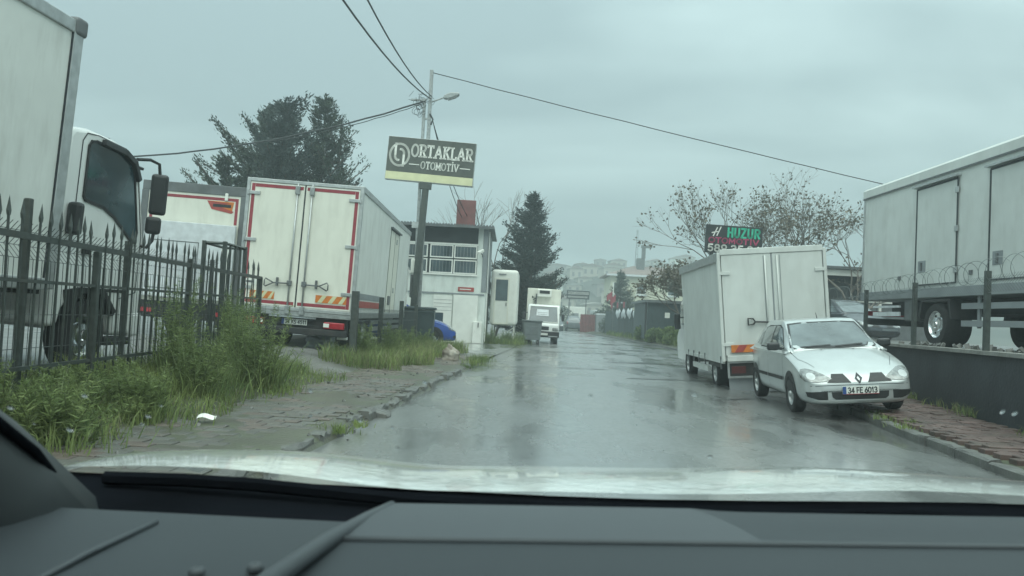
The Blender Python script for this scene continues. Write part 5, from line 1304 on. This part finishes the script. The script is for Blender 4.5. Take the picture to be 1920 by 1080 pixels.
# ------------------------------------------------------------------ trees
def leafq(mb, p, d, l, w, r):
    """one leaf-sized diamond"""
    d = d.normalized(); s = d.cross(Vector((r.gauss(0, 1), r.gauss(0, 1), r.gauss(0, 1))))
    s = s.normalized() if s.length > 1e-4 else d.orthogonal().normalized()
    mb.add([p, p + d * l * .45 + s * w * .5, p + d * l, p + d * l * .45 - s * w * .5], [(0, 1, 2, 3)])

def conifer(name, label, x, y, z0, h, rad, seed, m, group=None, base=.08, up=.25, per=9, levels=26, irregular=.25, dens=1.0, lead=1.0, taper=.85, bare=0.0, cat='tree'):
    r = random.Random(seed)
    t = thing(name, label, cat, (x, y, z0), (0, 0, 0), group)
    MB().tube([(0, 0, -.2), (r.gauss(0, .05), 0, h * .4), (r.gauss(0, .08), r.gauss(0, .08), h * .97)], [.035 * h ** .8 * .5 + .06, .05 * h * .35, .012], 8).build('trunk', 'bark', t, smooth=True)
    fo, br = MB(), MB()
    side = [1 + r.gauss(0, irregular) for _ in range(12)]
    for i in range(levels):
        f = base + (1 - base) * (i + r.random() * .6) / levels
        zz = f * h
        prof = rad * (1 - f) ** taper + .06
        for k in range(max(3, int(per * (1 - f * .5)))):
            a = r.uniform(0, 2 * PI); L = prof * max(.25, side[int(a / (2 * PI) * 12) % 12] + r.gauss(0, irregular))
            if L < .1: continue
            n = max(4, int(L / .16)); pts = []
            e = up + r.gauss(0, .12)
            for j in range(n + 1):
                q = j / n
                pts.append(Vector((math.cos(a) * L * q, math.sin(a) * L * q, zz + L * (e * q - .18 * q + .30 * q * q))))
            br.tube(pts[::max(1, n // 3)] if n > 5 else pts, [.03 * (L / rad + .15), .006][0:1] * len(pts[::max(1, n // 3)] if n > 5 else pts), 3, False) if L > .5 else None
            for j in range(1, n + 1):
                q = j / n
                d0 = (pts[j] - pts[j - 1]).normalized()
                if r.random() < bare * (1.2 - q): continue
                cnt = int((10 + 11 * (1 - abs(q - .6))) * dens)
                for _ in range(cnt):
                    side_v = Vector((-math.sin(a), math.cos(a), 0)) * r.uniform(-1.1, 1.1)
                    d = d0 * r.uniform(.5, 1.1) + side_v + Vector((0, 0, r.gauss(.1, .25)))
                    leafq(fo, pts[j] + Vector((r.gauss(0, .08), r.gauss(0, .08), r.gauss(0, .07))), d, r.uniform(.10, .30) * (1.1 - .4 * q), r.uniform(.035, .08), r)
    for _ in range(int(90 * lead)):
        zq = h * r.uniform(.9, 1.02); d = Vector((r.gauss(0, .6), r.gauss(0, .6), 1)); leafq(fo, Vector((0, 0, zq)), d, r.uniform(.1, .24), .06, r)
    br.build('branches', 'bark', t); fo.build('crown', m, t)
    return t

conifer('fir_tree', 'tall dark conical fir behind the refrigerated truck', 1.0, 42.5, 0, 8.0, 2.15, 5, 'needle2', base=.06, up=.30, per=12, levels=34, irregular=.22, dens=1.25, taper=.70)
conifer('fir_tree', 'small fir in front of the yellow house', 10.9, 78, .3, 6.1, 2.2, 8, 'needle', base=.05, up=.2, per=11, levels=20, irregular=.15, dens=1.0, taper=.9)
gq = 'dark conifers behind the trucks'
conifer('cedar_tree', 'ragged dark cedar of the group behind the trucks, lowest and leftmost', -13.0, 34.5, .3, 7.3, 1.7, 31, 'needle', gq, base=.3, up=.55, per=9, levels=18, irregular=.45, dens=1.2, taper=.55)
conifer('cedar_tree', 'slim spindly cedar at the outer left edge of the conifer group', -14.6, 34.0, .3, 6.0, .8, 37, 'needle', gq, base=.3, up=.3, per=6, levels=16, irregular=.4, dens=.8, taper=.5)
conifer('cedar_tree', 'twin-pointed dark cedar in the conifer group, left of the densest crown', -11.4, 35.0, .3, 9.8, 2.0, 32, 'needle', gq, base=.3, up=.6, per=11, levels=24, irregular=.40, dens=1.35, taper=.6)
conifer('cedar_tree', 'densest broad dark cedar in the middle of the conifer group', -10.3, 33.5, .3, 9.7, 2.2, 33, 'needle2', gq, base=.3, up=.6, per=12, levels=24, irregular=.35, dens=1.4, taper=.5)
conifer('cedar_tree', 'tall narrow cedar with pointed top just left of the half-bare one', -8.8, 34.5, .3, 10.3, 1.5, 34, 'needle', gq, base=.3, up=.5, per=10, levels=26, irregular=.35, dens=1.2, taper=.6)
conifer('cedar_tree', 'thin half-bare cedar with bare lower twigs nearest the sign', -7.9, 34.0, .3, 8.9, 1.9, 35, 'needle', gq, base=.25, up=.75, per=9, levels=20, irregular=.25, dens=.55, taper=.5, bare=.75)

def broadleaf(name, label, x, y, z0, h, seed, spread=.62, leaves=True, group=None, depth=6, lsize=.13, per=3, m='leaf', thick=.10, bark='barkgrey'):
    r = random.Random(seed); t = thing(name, label, 'tree', (x, y, z0), (0, 0, 0), group)
    br, fo = MB(), MB()
    def grow(p, d, l, rad, k):
        n = 3; pts = [p]; q = p; dd = d
        for i in range(n):
            dd = (dd + Vector((r.gauss(0, .13), r.gauss(0, .13), r.gauss(.03, .08)))).normalized(); q = q + dd * l / n; pts.append(q)
        br.tube(pts, [rad * (1 - .35 * i / n) for i in range(n + 1)], 6 if k > 3 else 4, False)
        if k <= 1 and leaves:
            for i in range(1, n + 1):
                for _ in range(per):
                    if r.random() < .38: leafq(fo, pts[i] + Vector((r.gauss(0, .05), r.gauss(0, .05), r.gauss(0, .05))), dd + Vector((r.gauss(0, .8), r.gauss(0, .8), r.gauss(-.2, .6))), lsize * r.uniform(.6, 1.25), lsize * r.uniform(.45, .8), r)
        if k == 0: return
        for _ in range(r.choice([2, 2, 3]) if k < depth else 4):
            ax = Vector((r.gauss(0, 1), r.gauss(0, 1), r.gauss(0, .4))).normalized(); nd = (dd + ax * r.uniform(.45, .95) * spread * 1.5).normalized()
            if nd.z < -.1: nd.z = .05
            grow(q, nd, l * r.uniform(.70, .94), rad * .62, k - 1)
    L0 = h * .20
    grow(Vector((0, 0, -.1)), Vector((r.gauss(0, .06), r.gauss(0, .06), 1)).normalized(), L0, thick, depth)
    br.build('trunk', bark, t)
    if leaves and fo.f: fo.build('crown', m, t)
    return t
gb = 'sparse spring trees behind the HUZUR sign'
broadleaf('plane_tree', 'sparse budding tree spreading behind the HUZUR signboard', 8.9, 32.5, .9, 7.2, 52, .46, True, gb, 7, .13, 1, thick=.11)
broadleaf('plane_tree', 'sparse budding tree between the HUZUR signboard and the big grey truck', 12.1, 33.2, .9, 7.2, 57, .50, True, gb, 7, .13, 1, thick=.11)
broadleaf('plane_tree', 'budding tree at the street edge left of the HUZUR signboard', 8.0, 35.0, .5, 4.8, 61, .65, True, gb, 7, .16, 1, thick=.09)
broadleaf('plane_tree', 'budding tree half hidden by the rear of the big grey truck', 13.6, 31.5, .9, 6.0, 66, .6, True, gb, 7, .16, 1, thick=.10)
broadleaf('bare_tree', 'leafless tree rising behind the office roof beside the fir', -.9, 44.5, 0, 11.5, 71, .42, False, None, 5, thick=.09)
broadleaf('bush_tree', 'reddish bushy young tree before the yellow house', 17.5, 70.0, .5, 4.6, 77, .6, True, None, 5, .22, 5, thick=.08)
broadleaf('dark_tree', 'dense tree trunk and crown beside the garage', 11.2, 43.5, .5, 5.6, 79, .5, True, None, 6, .20, 5, m='needle', thick=.16)

def shrub(label, x, y, z, w, h, seed, m='needle'):
    r = random.Random(seed); t = thing('shrub', label, 'shrub', (x, y, z), (0, 0, 0), 'shrubs on the far bank'); fo, st = MB(), MB()
    for _ in range(16):
        a = r.uniform(0, 6.28); e = Vector((math.cos(a) * w * r.random() * .8, math.sin(a) * w * r.random() * .8, h * r.uniform(.5, 1)))
        st.tube([(0, 0, 0), e * .5 + Vector((0, 0, .1)), e], [.03, .02, .006], 4, False)
    for _ in range(2600):
        a, q, zz = r.uniform(0, 6.28), r.random() ** .5, r.random()
        rr = w * q * math.sqrt(max(.05, 1 - (zz - .35) ** 2 * 1.9)) * (1 + .25 * math.sin(3 * a + seed)); p = Vector((math.cos(a) * rr, math.sin(a) * rr, zz * h * (1 - .2 * q)))
        leafq(fo, p, Vector((math.cos(a), math.sin(a), r.gauss(.3, .6))), r.uniform(.1, .24), r.uniform(.06, .12), r)
    st.build('stems', 'bark', t); fo.build('foliage', m, t)
for i, (lb, x, y, w, h) in enumerate([('green shrub on the bank, next to the garage door', 9.5, 44.6, .8, 1.0), ('green shrub at the kerb before the slatted fence', 9.0, 50.5, .7, 1.1), ('low shrub on the bank nearest the white box van truck', 9.6, 40.5, .8, .8), ('low green shrub in the middle of the grassy bank', 9.2, 42.6, .7, .7), ('small shrub at the street side of the garage', 8.75, 46.5, .6, .8), ('round shrub under the small fir', 9.6, 71.0, 1.3, 1.9), ('dense shrub behind the slatted fence', 11.2, 62.0, 1.5, 2.6), ('dark shrub behind the red wall', 10.6, 88.0, 1.9, 2.6), ('dark shrub at the foot of the far signboard', 6.2, 95.0, 1.6, 2.9)]):
    shrub(lb, x, y, .2, w, h, 300 + i, 'weed' if i < 5 else 'needle')
conifer('fir_tree', 'narrow dark conifer beside the garage roof', 12.6, 45.0, .5, 5.2, 1.1, 91, 'needle2', base=.05, up=.4, per=9, levels=18, dens=1.0)
# ------------------------------------------------------------------ weeds and grass
def blade(mb, p, h, w, lean, a, r):
    c, s = math.cos(a), math.sin(a); lx, ly = math.cos(lean[0]) * lean[1], math.sin(lean[0]) * lean[1]
    q = [Vector((p[0] - c * w, p[1] - s * w, p[2])), Vector((p[0] + c * w, p[1] + s * w, p[2]))]
    m1 = Vector((p[0] + lx * .35 * h, p[1] + ly * .35 * h, p[2] + h * .55)); m2 = Vector((p[0] + lx * h, p[1] + ly * h, p[2] + h * (1 - .35 * lean[1])))
    mb.add([q[0], q[1], m1 + Vector((c * w * .7, s * w * .7, 0)), m1 - Vector((c * w * .7, s * w * .7, 0)), m2], [(0, 1, 2, 3), (3, 2, 4)])

def tuft(mb, x, y, z, n, h, rad, r, w=.006):
    for _ in range(n):
        a, q = r.uniform(0, 2 * PI), abs(r.gauss(0, .5)) * rad
        blade(mb, (x + math.cos(a) * q, y + math.sin(a) * q, z - .02), h * r.uniform(.4, 1.1), w * r.uniform(.6, 1.4), (a + r.gauss(0, .8), r.uniform(.1, .8)), r.uniform(0, PI), r)

def weed(label, x, y, z, h, n, seed, spread=.35, group='weeds along the fence'):
    r = random.Random(seed); t = thing('weed_clump', label, 'plant', (x, y, z), (0, 0, 0), group)
    st, lf = MB(), MB()
    for _ in range(n):
        a = r.uniform(0, 2 * PI); q = abs(r.gauss(0, .5)) * spread; hh = h * r.uniform(.45, 1.05)
        b = Vector((math.cos(a) * q * .5, math.sin(a) * q * .5, 0)); e = Vector((math.cos(a) * (q + spread * .5 * r.random()), math.sin(a) * (q + spread * .5 * r.random()), hh))
        pts = [b, b.lerp(e, .5) + Vector((r.gauss(0, .03), r.gauss(0, .03), hh * .05)), e]
        st.tube(pts, [.006, .0045, .002], 3, False)
        m = int(95 * hh / h)
        for j in range(m):
            u = r.random() ** .8 * .97
            p = pts[0].lerp(pts[1], u * 2) if u < .5 else pts[1].lerp(pts[2], u * 2 - 1)
            leafq(lf, p, Vector((r.gauss(0, 1), r.gauss(0, 1), r.uniform(-.1, 1.1))), r.uniform(.06, .16) * (1.2 - u * .8), r.uniform(.006, .015) * (1.2 - .5 * u), r)
    tuft(lf, 0, 0, 0, int(n * 9), h * .6, spread * 1.3, r, .006)
    st.build('stems', 'stem', t); lf.build('leaves', 'weed', t)
wl_ = [('tall feathery weed clump at the driveway corner', -3.25, 10.1, 1.15, 34, .42), ('tall weed clump second from the driveway corner', -3.75, 10.7, 1.25, 26, .35), ('broad weed clump in front of the fence post by the truck cab', -3.5, 8.8, .85, 34, .40),
       ('weed clump with tall pale stalks before the spiked fence', -4.0, 9.3, 1.3, 26, .32), ('dark green weed clump under the truck cab', -3.9, 7.6, .5, 26, .4), ('low spreading weed clump beside the brick pavement', -3.4, 7.2, .5, 30, .45),
       ('weed clump in front of the chrome truck wheel', -4.0, 6.8, .45, 26, .4), ('bright green weed clump nearest the windscreen pillar', -3.45, 5.9, .5, 34, .45), ('dark weed clump against the thick fence post', -3.9, 5.8, .6, 28, .4),
       ('leafy weed clump at the foot of the spiked fence, nearest one', -3.9, 5.0, .65, 30, .4), ('thin weed clump behind the gate cage', -4.3, 12.0, 1.2, 20, .3), ('small weed clump by the gate cage', -3.9, 11.3, 1.05, 24, .3),
       ('weed clump at the near post of the low wire fence', -3.05, 16.3, .85, 26, .4), ('weed clump halfway along the low wire fence', -2.85, 18.4, .85, 28, .42), ('weed clump at the far post of the low wire fence', -2.75, 21.2, .7, 24, .4),
       ('weed clump in front of the dark bins', -2.6, 23.6, .6, 22, .4), ('weed clump under the guard cabin legs', -.1, 35.3, .6, 22, .45), ('weed clump between guard cabin and dumpster', .45, 35.6, .55, 22, .4), ('weed clump at the office meter cabinet', -.85, 33.6, .75, 18, .35)]
for i, (lb, x, y, h, n, sp_) in enumerate(wl_):
    z = hl(x, y) if x < xl(y) else .03
    weed(lb, x, y, z, h, int(n * 1.5), 200 + i, sp_)

gr_, gd_ = MB(), MB(); r = random.Random(77)
for _ in range(24000):
    y = r.uniform(3.6, 12.6); s = r.uniform(1.35, 3.2) + .15 * math.sin(y * 3)
    x = xl(y) - s
    if r.random() < .25 + .75 * sstep(1.5, 2.1, s):
        blade(gr_ if r.random() > .14 else gd_, (x, y, hl(x, y) - .01), r.uniform(.10, .42) * (1 if s > 1.9 else .6), r.uniform(.003, .007), (r.uniform(0, 6.3), r.uniform(.1, .9)), r.uniform(0, PI), r)
for _ in range(9000):
    y = r.uniform(14.8, 25); x = xl(y) - r.uniform(.95, 2.5) - .25 * math.sin(y * 2.1)
    blade(gr_ if r.random() > .35 else gd_, (x, y, hl(x, y) - .01), r.uniform(.12, .5), r.uniform(.004, .009), (r.uniform(0, 6.3), r.uniform(.1, .9)), r.uniform(0, PI), r)
for (x, y, n, h, rad) in [(-1.62, 7.55, 120, .12, .18), (-1.5, 8.0, 80, .1, .15), (-.85, 18.6, 160, .25, .35), (-.8, 19.6, 200, .28, .4), (-.72, 20.4, 200, .25, .4), (-.95, 17.6, 90, .16, .25), (-2.1, 8.0, 60, .10, .2), (-1.9, 7.7, 50, .08, .15), (-2.4, 12.5, 60, .12, .2)]:
    tuft(gr_, x, y, .06, n, h, rad, r, .005)
for _ in range(900):
    y = r.uniform(33.5, 36.5); x = r.uniform(-1.1, .65); blade(gr_, (x, y, .04), r.uniform(.15, .5), .008, (r.uniform(0, 6.3), r.uniform(.1, .8)), r.uniform(0, PI), r)
for _ in range(2600):
    y = r.uniform(30, 66); s = r.uniform(.25, 2.6); x = xr(y) + s
    blade(gr_, (x, y, .1 + .18 * s), r.uniform(.15, .5), .016, (r.uniform(0, 6.3), r.uniform(.1, .8)), r.uniform(0, PI), r)
for _ in range(1500):
    y = r.uniform(5, 16); x = xw(y) - abs(r.gauss(.02, .16))
    if math.sin(y * 2.3) + math.sin(y * 5.1) < .2: continue
    blade(gr_ if r.random() > .3 else gd_, (x, y, .14), r.uniform(.05, .24), .005, (r.uniform(0, 6.3), r.uniform(.2, .9)), r.uniform(0, PI), r)
for (x, y, n) in [(5.15, 10.6, 90), (5.3, 10.2, 70), (5.4, 11.3, 60), (4.98, 9.7, 50)]: tuft(gr_, x, y, .12, n, .10, .22, r, .005)
tag(gr_.build('grass', 'grass'), 'green grass on the verges, kerbs and banks', 'grass', kind='stuff'); tag(gd_.build('dry_grass', 'grassdry'), 'yellowed dry grass mixed into the verge', 'grass', kind='stuff')
rub = MB(); r = random.Random(31)
for _ in range(80):
    y = r.uniform(5, 22); x = xl(y) - r.uniform(-.25, 1.5); s = r.uniform(.01, .035)
    z = .0 if x > xl(y) else hl(x, y)
    rub.obox((x, y, z + s * .2), (s * 1.5, s, s * .8), Euler((r.uniform(0, 3), r.uniform(0, 3), r.uniform(0, 3))).to_matrix())
for _ in range(90):
    y = r.uniform(6.5, 16); x = xw(y) + r.uniform(.3, .9); s = r.uniform(.02, .09); rub.obox((x, y, 1.11), (s * 1.6, s, s * .7), Euler((r.uniform(0, 3), r.uniform(0, 3), r.uniform(0, 3))).to_matrix())
tag(rub.build('gravel', 'kerb'), 'loose chips of rubble along the broken kerb', 'rubble', kind='stuff')

# ------------------------------------------------------------------ the car we sit in
CAR = thing('our_car', 'interior of the car we look out from, dashboard, pillar and wet white bonnet', 'car', (.1, .6, 0))
def cl_(p): return (p[0] - .1, p[1] - .6, p[2])
def bon(u, v):
    x = -.90 + 2.3 * u; y = 1.46 + .95 * v
    xc = (x - .15) / 1.05
    z = .930 - .024 * v - .13 * v * v - .10 * max(0, -xc - .80) ** 1.5 - .5 * max(0, -xc - .95) + .030 * sstep(.1, 1.1, x)
    z += .010 * math.exp(-((x + .55) / .22) ** 2) * (1 - .2 * v) - .012 * math.exp(-((x + .15) / .2) ** 2) + .010 * math.exp(-((x - .75) / .25) ** 2)
    return cl_((x, y - .10 * xc * xc * v, z))
MB().grid(bon, 60, 24).build('bonnet', 'bonnet', CAR, smooth=True)
for s in (-1, 1): MB().box(s * 1.0 - .03, s * 1.0 + .03, .95, 1.6, .35, .70).build('wing', 'bonnet', CAR, bevel=.02)
MB().grid(lambda u, v: cl_((-.88 + 2.35 * u, 1.05 + .43 * v, .865 + .050 * v + .030 * sstep(.1, 1.1, -.88 + 2.35 * u) * v)), 12, 6).build('cowl', 'cowl', CAR, smooth=True)
wp = MB(); wp.tube([cl_((-.72 + .14 * i, 1.415 - .01 * i, .922 + .006 * math.sin(i))) for i in range(9)], [.012] * 9, 6); wp.build('wiper_blade', 'cowl', CAR)
wp = MB(); wp.tube([cl_((.35 + .15 * i, 1.40 - .02 * abs(i - 2), .918 + .006 * i)) for i in range(6)], .009, 6); wp.build('wiper_blade', 'cowl', CAR)
MB().tube([cl_((-.842, 1.42, .91)), cl_((-.845, 1.43, .955))], [.016, .002], 6).build('washer_nozzle', 'cowl', CAR)
# dashboard: raised centre pad on the right, lower shelf on the left
def dash_y(x): return .13 * (x - .04) if x > -.2 else .13 * -.24
def pad_pt(x, v): return cl_((x, 1.10 - .155 * v + dash_y(x), .986 + .004 * math.sin(PI * v) - .004 * v))
MB().grid(lambda u, v: pad_pt((-.150 - .042 * v) * (1 - u) + (.275 + .06 * v) * u, v), 14, 8).build('dash_pad', 'dash', CAR, smooth=True)
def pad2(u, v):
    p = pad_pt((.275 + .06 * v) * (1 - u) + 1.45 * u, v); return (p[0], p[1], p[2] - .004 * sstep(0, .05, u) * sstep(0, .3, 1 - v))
MB().grid(pad2, 30, 8).build('dash_dark_panel', 'dashdark', CAR, smooth=True)  # almost level with the pad, told apart by darker colour
def lowp(u, v):
    x = (-.195 - .10 * v) * (1 - u) + 1.5 * u
    return cl_((x, .942 - .45 * v + dash_y(x), .979 - .05 * v * (1 + v)))
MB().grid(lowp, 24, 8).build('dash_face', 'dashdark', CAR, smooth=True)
MB().tube([cl_((-.195 + .085 * i, .945 + dash_y(-.195 + .085 * i), .980)) for i in range(20)], .005, 8).build('pad_edge', 'dash', CAR, smooth=True)
def shelf(u, v):
    y = 1.12 - .6 * v; x = -.80 + (.655 - .16 * v) * u
    return cl_((x, y, .945 - .005 * v - .02 * (1 - u) * v))
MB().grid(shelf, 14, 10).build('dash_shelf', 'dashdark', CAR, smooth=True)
MB().tube([cl_((-.150, 1.075, .983)), cl_((-.170, 1.0, .984)), cl_((-.197, .889, .984)), cl_((-.226, .767, .978)), cl_((-.262, .62, .955))], [.006, .008, .010, .011, .012], 10).build('dash_ridge', 'dash', CAR, smooth=True)
MB().tube([cl_((-.470, 1.07, .946)), cl_((-.487, .93, .945)), cl_((-.505, .75, .936))], .004, 8).build('dash_joint', 'dash', CAR, smooth=True)
for x, y in ((-.335, .874), (-.278, .898)):
    MB().lathe([(.001, .005), (.007, .004), (.010, 0), (.009, -.004)], cl_((x, y, .949)), 'z', 14).build('dash_oval', 'dash', CAR, smooth=True)  # small raised oval, lighter than the shelf plastic
MB().box(-.95, 1.0, .0, .50, .55, .90).build('dash_body', 'cowl', CAR)
# windscreen pillar, roof, glass
def pillar(s):
    xo = -.755 if s < 0 else .955 + .0
    pts = [(xo + s * -.0, 1.17, .86), (xo, 1.06, .985), (xo + s * -.005, .92, 1.10), (xo + s * -.02, .66, 1.34), (xo - s * .06, .38, 1.60)]
    return MB().tube([cl_(p) for p in pts], [.15, .115, .085, .07, .07], 16).build('windscreen_pillar', 'pillar', CAR, smooth=True)
pillar(-1); pillar(1)
MB().tube([cl_((-.66, 1.19, .945)), cl_((-.648, 1.08, 1.03)), cl_((-.665, .94, 1.13)), cl_((-.68, .67, 1.37))], .007, 8).build('pillar_seal', 'cowl', CAR, smooth=True)
MB().grid(lambda u, v: cl_((-.75 + 1.7 * u, .42 - 2.2 * v, 1.60 + .08 * math.sin(PI * u) * 1 - .05 * v)), 10, 8).build('roof', 'pillar', CAR, smooth=True)
for s in (-1, 1): MB().box(s * .93 - .03, s * .93 + .03, -2.0, .55, .35, .92).build('door', 'pillar', CAR)
gm = bpy.data.materials.new('windscreen_glass'); gm.use_nodes = True; g_ = gm.node_tree; g_.nodes.clear()
go = g_.nodes.new('ShaderNodeOutputMaterial'); gt_ = g_.nodes.new('ShaderNodeBsdfTransparent'); gt_.inputs[0].default_value = (0.925, 0.985, 0.975, 1); g_.links.new(gt_.outputs[0], go.inputs['Surface'])
def wsp(u, v): return (-.80 + 1.8 * u, 1.27 - .84 * v - .05 * (2 * u - 1) ** 2, .915 + .70 * v)
MB().grid(lambda u, v: cl_(wsp(u, v)), 10, 10).build('windscreen', gm, CAR, smooth=True)
dr = MB(); r = random.Random(13)
def drop(u, v, rad, el=1.0):
    c = Vector(cl_(wsp(u, v))); n = Vector((0, .64, .77)); t1 = Vector((1, 0, 0)); t2 = n.cross(t1)
    vs, k = [], 10
    for i, (q, hgt) in enumerate(((1, 0.0), (.85, .14), (.5, .26))):
        for j in range(k): vs.append(c + (t1 * math.cos(2 * PI * j / k) + t2 * el * math.sin(2 * PI * j / k)) * rad * q + n * (rad * hgt + .0015))
    vs.append(c + n * (rad * .3 + .0015)); fs = [(i * k + j, i * k + (j + 1) % k, (i + 1) * k + (j + 1) % k, (i + 1) * k + j) for i in range(2) for j in range(k)] + [(2 * k + j, 2 * k + (j + 1) % k, 3 * k) for j in range(k)] + [tuple(range(k))[::-1]]
    dr.add(vs, fs)
for _ in range(16): drop(r.uniform(.08, .95), r.uniform(.16, .40), r.uniform(.0014, .0035), r.uniform(.8, 1.8))
for _ in range(13): drop(r.uniform(.08, .9), r.uniform(.18, .42), r.uniform(.003, .0055), r.uniform(.6, 1.1))
o = dr.build('raindrops', 'water', CAR, smooth=True); o['kind'] = 'stuff'

# ------------------------------------------------------------------ rain haze
hb = B(-308, 308, -66, 448, -1.2, 32.0).build('haze', 'white')
hm = bpy.data.materials.new('rain_haze'); hm.use_nodes = True; h_ = hm.node_tree; h_.nodes.clear()
ho = h_.nodes.new('ShaderNodeOutputMaterial'); hv = h_.nodes.new('ShaderNodeVolumePrincipled')
hv.inputs['Color'].default_value = (0.90, 0.985, 1.0, 1); hv.inputs['Density'].default_value = 0.0034; hv.inputs['Anisotropy'].default_value = 0.55
h_.links.new(hv.outputs[0], ho.inputs['Volume'])
hb.data.materials.clear(); hb.data.materials.append(hm)
tag(hb, 'thin grey rain haze filling the air over the street', 'haze', kind='stuff')
